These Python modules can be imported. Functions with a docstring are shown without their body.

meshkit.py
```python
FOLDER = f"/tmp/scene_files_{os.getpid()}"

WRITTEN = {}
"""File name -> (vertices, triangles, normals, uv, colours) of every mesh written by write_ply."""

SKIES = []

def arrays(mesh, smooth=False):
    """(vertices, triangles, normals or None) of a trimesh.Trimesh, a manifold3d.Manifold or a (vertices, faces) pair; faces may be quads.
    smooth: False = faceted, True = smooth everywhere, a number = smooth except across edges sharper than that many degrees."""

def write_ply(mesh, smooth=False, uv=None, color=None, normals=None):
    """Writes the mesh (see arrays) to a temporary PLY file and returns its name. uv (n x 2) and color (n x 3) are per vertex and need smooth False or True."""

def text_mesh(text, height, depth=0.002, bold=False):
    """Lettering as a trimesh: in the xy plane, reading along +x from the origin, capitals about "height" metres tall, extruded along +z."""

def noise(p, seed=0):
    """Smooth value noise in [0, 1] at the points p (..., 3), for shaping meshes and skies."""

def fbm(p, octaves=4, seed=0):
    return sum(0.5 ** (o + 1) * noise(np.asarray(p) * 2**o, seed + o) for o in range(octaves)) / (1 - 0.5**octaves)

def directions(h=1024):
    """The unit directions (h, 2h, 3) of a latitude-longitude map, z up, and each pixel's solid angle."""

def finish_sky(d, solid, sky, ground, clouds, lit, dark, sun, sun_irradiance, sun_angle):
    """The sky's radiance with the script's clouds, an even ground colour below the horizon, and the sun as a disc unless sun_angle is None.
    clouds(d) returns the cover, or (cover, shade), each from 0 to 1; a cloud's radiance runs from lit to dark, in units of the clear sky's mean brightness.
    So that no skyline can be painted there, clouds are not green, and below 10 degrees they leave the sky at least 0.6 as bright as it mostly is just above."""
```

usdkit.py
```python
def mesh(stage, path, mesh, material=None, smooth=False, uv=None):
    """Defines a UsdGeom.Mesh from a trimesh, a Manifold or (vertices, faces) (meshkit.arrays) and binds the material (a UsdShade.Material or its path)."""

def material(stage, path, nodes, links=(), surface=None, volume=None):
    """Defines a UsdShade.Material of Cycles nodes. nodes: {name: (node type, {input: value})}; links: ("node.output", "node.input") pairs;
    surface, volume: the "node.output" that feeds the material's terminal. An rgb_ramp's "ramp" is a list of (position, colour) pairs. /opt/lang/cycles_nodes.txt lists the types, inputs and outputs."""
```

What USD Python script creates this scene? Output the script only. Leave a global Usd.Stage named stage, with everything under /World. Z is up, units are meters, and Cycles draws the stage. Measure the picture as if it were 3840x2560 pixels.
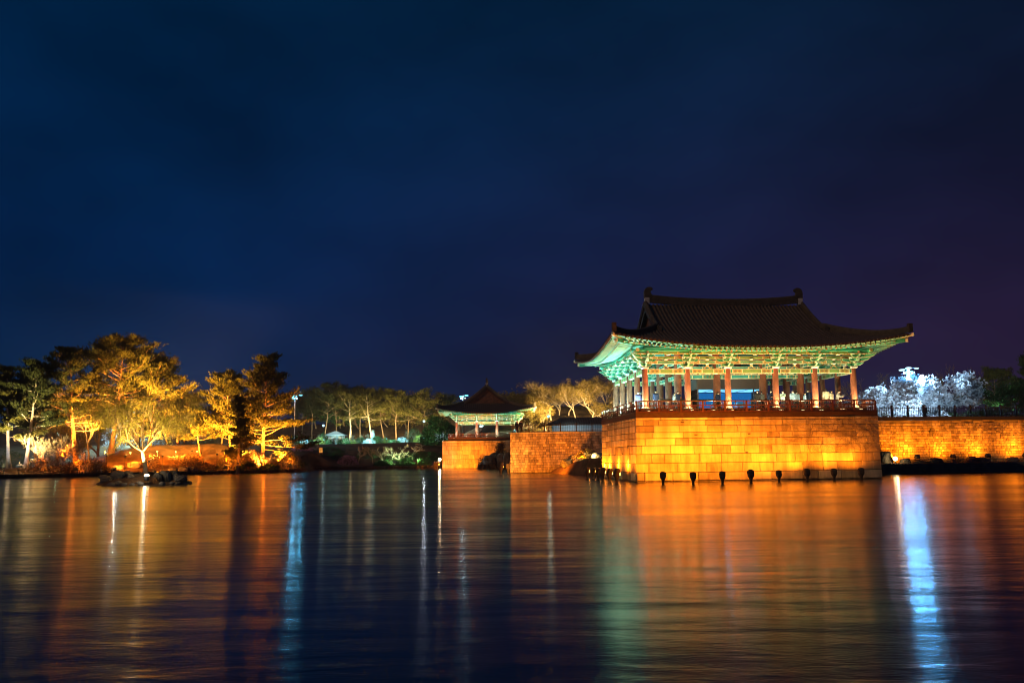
import math, numpy as np, trimesh, shapely, usdkit, meshkit
import manifold3d as m3
from pxr import Usd, UsdGeom, UsdLux, UsdShade, Gf, Sdf, Vt

stage = Usd.Stage.CreateInMemory()
UsdGeom.SetStageUpAxis(stage, 'Z')
UsdGeom.Xform.Define(stage, '/World')
UsdGeom.Scope.Define(stage, '/World/Looks')
rng = np.random.default_rng(11)

# ------------------------------------------------------------------ camera, sky, unseen distant glow, exposure
FPX, CAM_Z, PITCH, ROLL = 2900.0, 2.4, math.radians(4.5), 0.012      # lens in photo pixels (3840 wide), eye height over the water
HORIZON_Y = 1710.5
PP_Y = HORIZON_Y - FPX * math.tan(PITCH)
_f = np.array([0, math.cos(PITCH), math.sin(PITCH)]); _u0 = np.array([0, -math.sin(PITCH), math.cos(PITCH)]); _r0 = np.array([1.0, 0, 0])
_r = math.cos(ROLL) * _r0 - math.sin(ROLL) * _u0; _u = math.sin(ROLL) * _r0 + math.cos(ROLL) * _u0
cam = UsdGeom.Camera.Define(stage, '/World/camera')
cam.CreateHorizontalApertureAttr(36.0); cam.CreateVerticalApertureAttr(24.0)
cam.CreateFocalLengthAttr(FPX / 3840 * 36); cam.CreateVerticalApertureOffsetAttr((PP_Y - 1280) / 3840 * 36)
cam.CreateClippingRangeAttr(Gf.Vec2f(0.1, 5000))
cam.CreateExposureAttr(0.6)
UsdGeom.Xformable(cam).AddTransformOp().Set(Gf.Matrix4d(*_r, 0, *_u, 0, *(-_f), 0, 0, 0, CAM_Z, 1))

SUN_EL, SUN_ROT = -0.10, 2.6
sky = UsdLux.DomeLight.Define(stage, '/World/sky')
sky.GetPrim().SetCustomDataByKey('kind', 'structure')
skym = usdkit.material(stage, '/World/Looks/sky', {
    'tc': ('texture_coordinate', {}), 'sx': ('separate_xyz', {}),
    'sky': ('sky_texture', {'sky_type': 'single_scattering', 'sun_disc': False, 'sun_elevation': SUN_EL, 'sun_rotation': SUN_ROT}),
    'low': ('rgb_ramp', {'ramp': [(0, (.08, .095, .27)), (.14, (.072, .094, .30)), (.25, (.046, .098, .32)), (.40, (.021, .108, .31)), (.52, (.010, .104, .265)), (1, (.01, .08, .2))]}),
    'east': ('map_range', {'from_min': -.40, 'from_max': .50, 'to_min': 0, 'to_max': 1, 'clamp': True}),
    'warm': ('mix', {'mix_type': 'mix', 'color1': (.10, 1.32, 1.75), 'color2': (1.95, .86, 1.0)}),
    'tint': ('mix', {'mix_type': 'multiply', 'fac': 1.0}),
    'mp': ('mapping', {'scale': (1.6, 1.6, 3.2)}), 'n': ('noise_texture', {'scale': 1.4, 'detail': 4, 'roughness': .5}),
    'cl': ('map_range', {'from_min': .34, 'from_max': .68, 'to_min': .68, 'to_max': 1.38, 'clamp': True}),
    'cm': ('mix', {'mix_type': 'multiply', 'fac': 1.0}),
    'add': ('mix', {'mix_type': 'add', 'fac': 0.25}),
    'b': ('background_shader', {'strength': .075})},
    [('tc.generated', 'sx.vector'), ('sx.z', 'low.fac'), ('sx.x', 'east.value'), ('east.result', 'warm.fac'), ('low.color', 'tint.color1'), ('warm.color', 'tint.color2'),
     ('tc.generated', 'mp.vector'), ('mp.vector', 'n.vector'), ('n.fac', 'cl.value'), ('tint.color', 'cm.color1'), ('cl.result', 'cm.color2'),
     ('cm.color', 'add.color1'), ('sky.color', 'add.color2'), ('add.color', 'b.color')], surface='b.background')
UsdShade.MaterialBindingAPI.Apply(sky.GetPrim()).Bind(skym)


def aim_matrix(p, d):
    d = np.asarray(d, float); d = d / np.linalg.norm(d); z = -d
    x = np.cross([0, 0, 1] if abs(d[2]) < .99 else [0, 1, 0], z); x /= np.linalg.norm(x); y = np.cross(z, x)
    return Gf.Matrix4d(*x, 0, *y, 0, *z, 0, *map(float, p), 1)


unseen_glow = UsdLux.DistantLight.Define(stage, '/World/unseen_glow')  # unseen warm glow from afar, placed to light the roofs brown
unseen_glow.CreateIntensityAttr(.085); unseen_glow.CreateAngleAttr(.5); unseen_glow.CreateColorAttr(Gf.Vec3f(1, .60, .32)); unseen_glow.CreateNormalizeAttr(True)
UsdGeom.Xformable(unseen_glow).AddTransformOp().Set(aim_matrix((0, 0, 60), (.85, .62, -.50)))


# ------------------------------------------------------------------ helpers
def P(px, py, Y):
    """the point of the place at depth Y along a sight line measured in the photograph"""
    d = FPX * _f + (px - 1920) * _r + (PP_Y - py) * _u
    return np.array([0, 0, CAM_Z]) + d * (Y / d[1])


def PZ(px, py, z):
    d = FPX * _f + (px - 1920) * _r + (PP_Y - py) * _u
    return np.array([0, 0, CAM_Z]) + d * ((z - CAM_Z) / d[2])


def pix(p):
    q = np.asarray(p, float) - [0, 0, CAM_Z]
    return 1920 + FPX * (q @ _r) / (q @ _f), PP_Y - FPX * (q @ _u) / (q @ _f)


used = {}


def unique(parent, name):
    k = (parent, name); n = used.get(k, 0); used[k] = n + 1
    return f'{parent}/{name}' + (f'_{n:03d}' if n else '')


def say(prim, label=None, cat=None, group=None, kind=None):
    for k, v in (('label', label), ('category', cat), ('group', group), ('kind', kind)):
        if v:
            prim.SetCustomDataByKey(k, v)
    return prim


def thing(name, label, cat, loc=(0, 0, 0), rotz=0.0, group=None, scale=None):
    x = UsdGeom.Xform.Define(stage, unique('/World', name))
    x.AddTranslateOp().Set(Gf.Vec3d(*map(float, loc)))
    if rotz:
        x.AddRotateZOp().Set(math.degrees(rotz))
    if scale:
        x.AddScaleOp().Set(Gf.Vec3f(*([scale] * 3 if np.ndim(scale) == 0 else scale)))
    return say(x.GetPrim(), label, cat, group)


def copy_of(src, label, loc, rotz=0.0, scale=None, group=None, name=None):
    t = thing(name or str(src.GetName()), label, src.GetCustomDataByKey('category'), loc, rotz, group or src.GetCustomDataByKey('group'), scale)
    t.GetReferences().AddInternalReference(src.GetPath()); t.SetInstanceable(True)
    return t


class MB:
    """collects faces of one mesh; tint is a colour per face"""
    def __init__(s):
        s.v, s.c, s.i, s.t, s.n = [], [], [], [], 0

    def add(s, v, f, tint=None):
        v = np.asarray(v, float).reshape(-1, 3); f = np.asarray(f, int)
        s.v.append(v); s.c.append(np.full(len(f), f.shape[1])); s.i.append((f + s.n).ravel()); s.n += len(v)
        s.t.append(np.broadcast_to(np.asarray((1, 1, 1) if tint is None else tint, float), (len(f), 3)))
        return s

    def poly(s, v, tint=None):
        return s.add(v, [list(range(len(v)))], tint)

    def tri(s, m, tint=None):
        if hasattr(m, 'to_mesh'):
            q = m.to_mesh(); return s.add(q.vert_properties[:, :3], q.tri_verts, tint)
        return s.add(m.vertices, m.faces, tint)

    def box(s, lo, hi, tint=None):
        (x0, y0, z0), (x1, y1, z1) = lo, hi
        v = [(x0, y0, z0), (x1, y0, z0), (x1, y1, z0), (x0, y1, z0), (x0, y0, z1), (x1, y0, z1), (x1, y1, z1), (x0, y1, z1)]
        return s.add(v, BOXF, tint)

    def beam(s, a, b, w, h, tint=None, up=(0, 0, 1)):
        """a bar from a to b of width w (sideways) and height h"""
        a, b = np.asarray(a, float), np.asarray(b, float); d = b - a; d /= np.linalg.norm(d)
        x = np.cross(d, up); x /= np.linalg.norm(x) + 1e-12; z = np.cross(x, d)
        v = [p + x * sx * w / 2 + z * sz * h / 2 for p in (a, b) for sx, sz in ((-1, -1), (1, -1), (1, 1), (-1, 1))]
        return s.add(v, [(0, 1, 2, 3), (7, 6, 5, 4), (0, 4, 5, 1), (1, 5, 6, 2), (2, 6, 7, 3), (3, 7, 4, 0)], tint)

    def tube(s, pts, r, sides=8, tint=None, caps=True, start=0.0, span=2 * math.pi):
        p = np.asarray(pts, float); n = len(p); r = np.broadcast_to(np.asarray(r, float), (n,))
        t = np.gradient(p, axis=0); t /= np.linalg.norm(t, axis=1, keepdims=True) + 1e-12
        ref = np.where(np.abs(t[:, 2:]) < .95, [[0, 0, 1.0]], [[1.0, 0, 0]])
        if np.ptp(np.abs(t[:, 2])) > .001 and np.abs(t[:, 2]).max() >= .95:
            ref = np.broadcast_to([[1.0, .13, 0]], t.shape)
        a = np.cross(ref, t); a /= np.linalg.norm(a, axis=1, keepdims=True) + 1e-12; b = np.cross(t, a)
        full = span > 6.2; k = sides if full else sides + 1
        ang = start + np.arange(k) * span / sides
        v = (p[:, None] + r[:, None, None] * (np.cos(ang)[None, :, None] * a[:, None] + np.sin(ang)[None, :, None] * b[:, None])).reshape(-1, 3)
        i, j = np.meshgrid(np.arange(n - 1), np.arange(sides), indexing='ij'); j2 = (j + 1) % k
        f = np.stack([i * k + j, i * k + j2, (i + 1) * k + j2, (i + 1) * k + j], -1).reshape(-1, 4)
        s.add(v, f, tint)
        if caps and full:
            s.poly(v[:k][::-1], tint); s.poly(v[-k:], tint)
        return s

    def segs(s, A, B, ra, rb, sides=3, tint=None):
        A, B = np.asarray(A, float), np.asarray(B, float); n = len(A)
        if not n:
            return s
        t = B - A; t /= np.linalg.norm(t, axis=1, keepdims=True) + 1e-12
        ref = np.where(np.abs(t[:, 2:]) < .9, [[0, 0, 1.0]], [[1.0, 0, 0]])
        a = np.cross(t, ref); a /= np.linalg.norm(a, axis=1, keepdims=True) + 1e-12; b = np.cross(t, a)
        ang = np.arange(sides) * 2 * math.pi / sides
        ring = np.cos(ang)[None, :, None] * a[:, None] + np.sin(ang)[None, :, None] * b[:, None]
        v = np.concatenate([A[:, None] + np.broadcast_to(ra, n)[:, None, None] * ring, B[:, None] + np.broadcast_to(rb, n)[:, None, None] * ring], 1).reshape(-1, 3)
        k = np.arange(n)[:, None] * 2 * sides; j = np.arange(sides)[None]; j2 = (j + 1) % sides
        return s.add(v, np.stack([k + j, k + j2, k + sides + j2, k + sides + j], -1).reshape(-1, 4), tint)

    def cards(s, C, size, wid, R, flat=0.0, axis=None):
        """leaf-shaped quads at the points C"""
        n = len(C)
        if not n:
            return s
        u = R.normal(size=(n, 3)) if axis is None else np.asarray(axis, float) + R.normal(size=(n, 3)) * .35
        u[:, 2] *= 1 - flat; u /= np.linalg.norm(u, axis=1, keepdims=True) + 1e-9
        w = np.cross(u, R.normal(size=(n, 3))); w /= np.linalg.norm(w, axis=1, keepdims=True) + 1e-9
        l = (size * R.uniform(.6, 1.3, n))[:, None]; wd = (wid * R.uniform(.6, 1.3, n))[:, None]
        v = np.stack([C - u * l * .5, C + w * wd * .5, C + u * l * .5, C - w * wd * .5], 1).reshape(-1, 3)
        return s.add(v, np.arange(4 * n).reshape(-1, 4))


BOXF = np.array([(3, 2, 1, 0), (4, 5, 6, 7), (0, 1, 5, 4), (1, 2, 6, 5), (2, 3, 7, 6), (3, 0, 4, 7)])


def put(mb, name, mat, parent=None, off=None, smooth=False, label=None, cat=None, group=None, kind=None, tinted=False):
    """defines the collected faces as ONE mesh under parent (or /World)"""
    pp = str(parent.GetPath()) if parent is not None else '/World'
    path = unique(pp, name)
    v = np.concatenate(mb.v); c = np.concatenate(mb.c).astype(np.int32); i = np.concatenate(mb.i).astype(np.int32)
    if off is not None:
        v = v - off
    m = UsdGeom.Mesh.Define(stage, path)
    m.CreatePointsAttr(Vt.Vec3fArray.FromNumpy(v.astype(np.float32)))
    m.CreateFaceVertexCountsAttr(Vt.IntArray.FromNumpy(c)); m.CreateFaceVertexIndicesAttr(Vt.IntArray.FromNumpy(i))
    m.CreateSubdivisionSchemeAttr('none')
    if smooth:
        start = np.cumsum(c) - c
        a, b, d = v[i[start]], v[i[start + 1]], v[i[start + 2]]
        fn = np.cross(b - a, d - a); n = np.zeros_like(v); np.add.at(n, i, np.repeat(fn, c, 0))
        n /= np.linalg.norm(n, axis=1, keepdims=True) + 1e-12
        m.CreateNormalsAttr(Vt.Vec3fArray.FromNumpy(n.astype(np.float32))); m.SetNormalsInterpolation('vertex')
    if tinted:
        t = np.concatenate(mb.t)
        UsdGeom.PrimvarsAPI(m).CreatePrimvar('tint', Sdf.ValueTypeNames.Color3fArray, 'uniform').Set(Vt.Vec3fArray.FromNumpy(t.astype(np.float32)))
    UsdShade.MaterialBindingAPI.Apply(m.GetPrim()).Bind(M[mat])
    return say(m.GetPrim(), label, cat, group, kind)


_nlight = [0]
UNSEEN_LAMPS, PLANTS = [], []
UsdGeom.Scope.Define(stage, '/World/lamp_light')


def _light(cls, p, d, color):
    l = cls.Define(stage, f'/World/lamp_light/glow_{_nlight[0]:03d}'); _nlight[0] += 1
    l.CreateColorAttr(Gf.Vec3f(*color)); UsdGeom.Xformable(l).AddTransformOp().Set(aim_matrix(p, d))
    return l


def spot(p, target, I, color, cone=55, soft=.6, r=.12):
    l = _light(UsdLux.SphereLight, p, np.asarray(target, float) - p, color)
    l.CreateRadiusAttr(r); l.CreateIntensityAttr(I / (.43 * 4 * math.pi * r * r))
    s = UsdLux.ShapingAPI.Apply(l.GetPrim()); s.CreateShapingConeAngleAttr(cone); s.CreateShapingConeSoftnessAttr(soft)


def disk(p, d, I, color, r=.2):
    l = _light(UsdLux.DiskLight, p, d, color); l.CreateRadiusAttr(r); l.CreateIntensityAttr(I / (math.pi * r * r))


def bulb(p, I, color, r=.2):
    l = _light(UsdLux.SphereLight, p, (0, 0, -1), color); l.CreateRadiusAttr(r); l.CreateIntensityAttr(I / (.43 * 4 * math.pi * r * r))


# ------------------------------------------------------------------ materials
M = {}


def plain(name, col, rough=.7, var=.25, scale=3.0, bump=0.0, bscale=None, metallic=0.0, spec=.3, tint=False, detail=4, stain=0.0):
    """a colour varied by noise in place, with fine relief"""
    n = {'g': ('texture_coordinate', {}), 'n': ('noise_texture', {'scale': scale, 'detail': detail, 'roughness': .6}),
         'm': ('map_range', {'from_min': .3, 'from_max': .7, 'to_min': 1 - var, 'to_max': 1 + var, 'clamp': True}),
         'x': ('mix', {'mix_type': 'multiply', 'fac': 1.0, 'color1': col}),
         'p': ('principled_bsdf', {'roughness': rough, 'metallic': metallic, 'specular_ior_level': spec})}
    l = [('g.object', 'n.vector'), ('n.fac', 'm.value'), ('m.result', 'x.color2'), ('x.color', 'p.base_color')]
    if stain:
        n.update({'sm': ('mapping', {'scale': (1.3, 1.3, .16)}), 'sn': ('noise_texture', {'scale': 1.0, 'detail': 5, 'roughness': .65}), 'sr': ('map_range', {'from_min': .42, 'from_max': .60, 'to_min': 1 - stain, 'to_max': 1.0, 'clamp': True}), 'gp': ('geometry', {}), 'gz': ('separate_xyz', {}),
                  'dn': ('math', {'math_type': 'multiply_add', 'value2': .5, 'value3': -.25}), 'dz': ('math', {'math_type': 'add'}), 'dm': ('map_range', {'from_min': -.02, 'from_max': .24, 'to_min': .30, 'to_max': 1.0, 'clamp': True}),
                  'y1': ('mix', {'mix_type': 'multiply', 'fac': 1.0}), 'y2': ('mix', {'mix_type': 'multiply', 'fac': 1.0})})
        l.remove(('x.color', 'p.base_color'))
        l += [('gp.position', 'sm.vector'), ('sm.vector', 'sn.vector'), ('sn.fac', 'sr.value'), ('gp.position', 'gz.vector'), ('n.fac', 'dn.value1'), ('gz.z', 'dz.value1'), ('dn.value', 'dz.value2'), ('dz.value', 'dm.value'), ('x.color', 'y1.color1'), ('sr.result', 'y1.color2'), ('y1.color', 'y2.color1'), ('dm.result', 'y2.color2'), ('y2.color', 'p.base_color')]
    if tint:
        n['a'] = ('attribute', {'attribute': 'tint'}); l.append(('a.color', 'x.color1'))
    if bump:
        n['bn'] = ('noise_texture', {'scale': bscale or scale * 4, 'detail': 5, 'roughness': .65}); n['b'] = ('bump', {'strength': 1.0, 'distance': bump})
        l += [('g.object', 'bn.vector'), ('bn.fac', 'b.height'), ('b.normal', 'p.normal')]
    M[name] = usdkit.material(stage, '/World/Looks/' + name, n, l, surface='p.BSDF')


def leafy(name, a, b, trans=.35, scale=.5):
    """leaves: two colours by leaf and by clump, light passing through"""
    M[name] = usdkit.material(stage, '/World/Looks/' + name, {
        'g': ('geometry', {}), 'n': ('noise_texture', {'scale': scale, 'detail': 2}), 'ad': ('math', {'math_type': 'add'}),
        'm': ('map_range', {'from_min': .6, 'from_max': 1.4, 'clamp': True}),
        'x': ('mix', {'color1': a, 'color2': b}), 'd': ('diffuse_bsdf', {}), 't': ('translucent_bsdf', {}), 's': ('mix_closure', {'fac': trans})},
        [('g.position', 'n.vector'), ('n.fac', 'ad.value1'), ('g.random_per_island', 'ad.value2'), ('ad.value', 'm.value'), ('m.result', 'x.fac'),
         ('x.color', 'd.color'), ('x.color', 't.color'), ('d.BSDF', 's.closure1'), ('t.BSDF', 's.closure2')], surface='s.closure')


def glow(name, col, strength):
    M[name] = usdkit.material(stage, '/World/Looks/' + name, {'e': ('emission', {'color': col, 'strength': strength})}, surface='e.emission')


plain('granite_a', (.42, .335, .215), .8, .22, .9, .012, 9, stain=0.38)
plain('granite_b', (.48, .39, .26), .8, .20, .8, .012, 10, stain=0.34)
plain('granite_c', (.33, .255, .165), .85, .28, 1.1, .014, 8, stain=0.42)
plain('granite_d', (.54, .45, .31), .8, .18, .7, .010, 9, stain=0.3)
plain('granite_dark', (.20, .16, .12), .8, .4, 1.5, .02, 8)
plain('brick_a', (.36, .275, .17), .85, .35, .8, .02, 7, stain=0.45)
plain('brick_b', (.27, .20, .12), .85, .4, .7, .02, 7, stain=0.5)
plain('brick_c', (.42, .33, .21), .85, .3, .9, .02, 8, stain=0.42)
plain('mortar', (.06, .05, .04), .9, .3, 3)
plain('shore_stone', (.13, .115, .10), .8, .4, 1.2, .03, 6)
plain('shore_stone_b', (.17, .15, .12), .8, .4, 1.4, .03, 7)
plain('rock', (.11, .10, .09), .75, .45, 1.0, .05, 4)
plain('soil', (.105, .058, .029), .95, .6, .55, .16, 2.2)
plain('tile', (.085, .066, .052), .6, .3, 2.0, .0)
plain('ridge', (.085, .07, .052), .7, .35, 3.0, .012, 12)
plain('redwood', (.26, .085, .045), .55, .3, 1.6, .006, 9, spec=.4)
plain('darkwood', (.045, .022, .012), .6, .35, 2.0, .006, 10)
plain('railwood', (.095, .030, .014), .5, .3, 2.5, .004, 12, spec=.4)
plain('gablewood', (.14, .065, .035), .7, .35, 2.0, .01, 6)
plain('paint', (1, 1, 1), .55, .16, 2.5, .003, 20, tint=True, spec=.35)
plain('deckwood', (.10, .06, .035), .7, .3, 2.0)
plain('iron', (.018, .018, .02), .5, .2, 4)
plain('lamp_metal', (.10, .10, .11), .45, .2, 3, metallic=.4)
plain('pole_paint', (.25, .28, .30), .5, .2, 2)
plain('bagcloth', (.055, .040, .028), .85, .45, 5, .02, 14)
plain('bark', (.16, .11, .075), .9, .4, 2.5, .03, 9)
plain('bark_red', (.24, .12, .06), .9, .4, 2.0, .03, 8)
plain('bark_pale', (.34, .29, .24), .9, .35, 2.5, .03, 9)
plain('twig', (.20, .145, .09), .9, .35, 1.5)
plain('twig_pale', (.30, .23, .16), .9, .3, 1.5)
plain('twig_dark', (.05, .04, .03), .9, .3, 1.5)
plain('kiosk_band', (.11, .085, .085), .5, .12, 1.0)
plain('white_wall', (.62, .64, .64), .7, .12, 1.0)
plain('plaster', (.5, .5, .48), .8, .15, 1.0)
plain('skin', (.48, .30, .22), .6, .1, 5)
plain('hair', (.018, .014, .012), .5, .2, 9)
for _n, _c in dict(cloth_navy=(.02, .035, .10), cloth_black=(.02, .02, .024), cloth_cream=(.55, .50, .40), cloth_blue=(.22, .36, .55), cloth_teal=(.28, .42, .42), cloth_purple=(.10, .07, .16), cloth_grey=(.2, .2, .21), cloth_white=(.7, .7, .7)).items():
    plain(_n, _c, .85, .2, 6)
leafy('needles', (.06, .058, .017), (.32, .245, .07), .35, .35)
leafy('needles_dark', (.028, .034, .013), (.12, .115, .04), .25, .35)
leafy('leaves_gold', (.20, .15, .04), (.36, .27, .07), .4, .35)
leafy('leaves_willow', (.22, .20, .045), (.42, .36, .08), .45, .35)
leafy('leaves_green', (.05, .11, .04), (.12, .2, .07), .35, .4)
leafy('leaves_orange', (.17, .095, .035), (.32, .18, .06), .35, .5)
leafy('blossom', (.55, .55, .58), (.82, .80, .82), .35, .6)
leafy('blossom_pink', (.42, .22, .32), (.65, .42, .5), .35, .6)
leafy('grassblade', (.10, .08, .035), (.20, .15, .06), .3, .3)
glow('lamp_white', (.50, .86, 1.0), 1.15)
glow('lamp_cyan', (.18, .8, 1.0), 1.5)
glow('lamp_warm', (1.0, .72, .36), 12)
glow('lamp_orange', (1.0, .42, .05), 14)
glow('lamp_green', (.6, 1.0, .7), 14)
glow('panel_white', (.55, .82, 1.0), 1.3)
glow('panel_sign', (.6, .95, 1.0), 2.2)
glow('room_glow_blue', (.06, .36, .75), .42)  # blue room light put into a glowing colour
M['kiosk_glass'] = usdkit.material(stage, '/World/Looks/kiosk_glass', {'f': ('fresnel', {'IOR': 1.45}), 't': ('transparent_bsdf', {'color': (.55, .8, .95)}), 'g': ('glossy_bsdf', {'roughness': .03, 'color': (.9, .95, 1)}), 'x': ('mix_closure', {})},
    [('f.fac', 'x.fac'), ('t.BSDF', 'x.closure1'), ('g.BSDF', 'x.closure2')], surface='x.closure')
M['water'] = usdkit.material(stage, '/World/Looks/water', {
    'g': ('geometry', {}), 'mp': ('mapping', {'scale': (.8, 2.2, 1.0), 'rotation': (0, 0, .30)}), 'n': ('noise_texture', {'scale': 1.0, 'detail': 4, 'roughness': .6, 'distortion': .3}),
    'mp2': ('mapping', {'scale': (.05, .16, 1.0), 'rotation': (0, 0, -.25)}), 'n2': ('noise_texture', {'scale': 1.0, 'detail': 3, 'roughness': .55}),
    'r': ('map_range', {'from_min': .35, 'from_max': .68, 'to_min': .135, 'to_max': .20, 'clamp': True}), 'ty': ('combine_xyz', {'x': 0.0, 'y': 1.0, 'z': 0.0}),
    'mp3': ('mapping', {'scale': (.20, .70, 1.0), 'rotation': (0, 0, .34)}), 'n3': ('noise_texture', {'scale': 1.0, 'detail': 2, 'roughness': .5}), 'pt': ('map_range', {'from_min': .38, 'from_max': .64, 'to_min': .15, 'to_max': 1.7, 'clamp': True}), 'ph': ('math', {'math_type': 'multiply'}), 'h': ('math', {'math_type': 'multiply_add', 'value2': 2.2}),
    'b': ('bump', {'strength': 1.0, 'distance': .015}),
    'p': ('principled_bsdf', {'base_color': (.002, .004, .006), 'ior': 1.6, 'specular_ior_level': .5, 'anisotropic': .70})},
    [('g.position', 'mp.vector'), ('mp.vector', 'n.vector'), ('g.position', 'mp3.vector'), ('mp3.vector', 'n3.vector'), ('n3.fac', 'h.value1'), ('n2.fac', 'pt.value'), ('n.fac', 'ph.value1'), ('pt.result', 'ph.value2'), ('ph.value', 'h.value3'), ('h.value', 'b.height'), ('b.normal', 'p.normal'), ('g.position', 'mp2.vector'), ('mp2.vector', 'n2.vector'), ('n2.fac', 'r.value'), ('r.result', 'p.roughness'), ('ty.vector', 'p.tangent')], surface='p.BSDF')

# ------------------------------------------------------------------ terrain and water
SHORE = [(-130, -2.2), (-118, 60), (-100, 104), (-77, 116), (-69.5, 121), (-61, 126), (-54, 130), (-46, 135), (-38.8, 138.5), (-37, 142), (-39, 149), (-44, 158), (-43, 166), (-30, 166.5), (-20, 165.5),
         (-14.2, 165), (-14, 166), (-.6, 166), (-.6, 110.6), (24, 111), (24, 86.6), (36.5, 86.8), (62, 91.0), (150, 105), (150, -2.2)]
pond = shapely.Polygon(SHORE)
shapely.prepare(pond); _ring = pond.exterior; shapely.prepare(_ring)


def sstep(x):
    x = np.clip(x, 0, 1); return x * x * (3 - 2 * x)


def ground_z(x, y):
    x, y = np.asarray(x, float), np.asarray(y, float)
    inside = shapely.contains_xy(pond, x, y); d = shapely.distance(shapely.points(x, y), _ring)
    d = np.where(inside, -d, d)
    pts = np.stack([x * .08, y * .08, 0 * x], -1); nz = meshkit.fbm(pts, 3, 5) - .5
    lip = .55
    garden = lip + .9 * sstep((d - .6) / 6) + 4.2 * sstep((d - 2) / 16) * np.exp(-(((x + 52) / 17) ** 2) - ((y - 148) / 16) ** 2) + 2.6 * sstep((d - 2) / 14) * np.exp(-(((x + 66) / 9) ** 2) - ((y - 136) / 10) ** 2) + 4.3 * sstep((y - 150) / 26)
    bank = .7 + 5.3 * sstep((d - 1) / 22)
    wall = 5.9 * sstep((d - .25) / .9)
    wg = sstep((-37 - x) / 7) * (y > 60) * sstep((185 - y) / 20); ww = sstep((x + 15.5) / 1.0)
    z = garden * wg + bank * (1 - wg)
    z = z * (1 - ww) + wall * ww
    near = y < 4
    z = np.where(near & ~inside, .6 + .5 * sstep(d / 3), z)
    start = 236 + (150 - 236) * sstep((x + 26) / 24) + 60 * sstep((x - 40) / 30)
    hill = 10 * sstep((y - start) / 60) * (1 + .3 * nz) * (1 - .85 * sstep((x - 70) / 40))
    z = z + np.where(near, 0, hill) + nz * .5 * sstep((d - 3) / 6)
    return np.where(inside, np.maximum(-1.6, lip - .2 + d * 1.3), np.where(d < .5, np.minimum(z, lip), z))


gx = np.concatenate([np.linspace(-900, -130, 14)[:-1], np.arange(-130, -90, 4.0), np.arange(-90, 60, 1.1), np.arange(60, 150, 5.0), np.linspace(150, 1000, 14)])
gy = np.concatenate([np.linspace(-260, -12, 8)[:-1], np.arange(-12, 100, 4.0), np.arange(100, 200, 1.1), np.arange(200, 320, 3.0), np.linspace(320, 1500, 14)])
GX, GY = np.meshgrid(gx, gy); GZ = ground_z(GX, GY)
ny_, nx_ = GX.shape
ii, jj = np.meshgrid(np.arange(ny_ - 1), np.arange(nx_ - 1), indexing='ij'); k0 = ii * nx_ + jj
put(MB().add(np.stack([GX, GY, GZ], -1), np.stack([k0, k0 + 1, k0 + nx_ + 1, k0 + nx_], -1).reshape(-1, 4)), 'ground', 'soil', smooth=True, kind='structure', label='brown banks and grassy ground around the pond')
put(MB().poly([(-140, -12, 0), (160, -12, 0), (160, 170, 0), (-140, 170, 0)]), 'water', 'water', kind='structure', label='dark rippled pond water with long coloured light reflections')
gz1 = lambda x, y: float(ground_z(np.array([x]), np.array([y]))[0])
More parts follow.
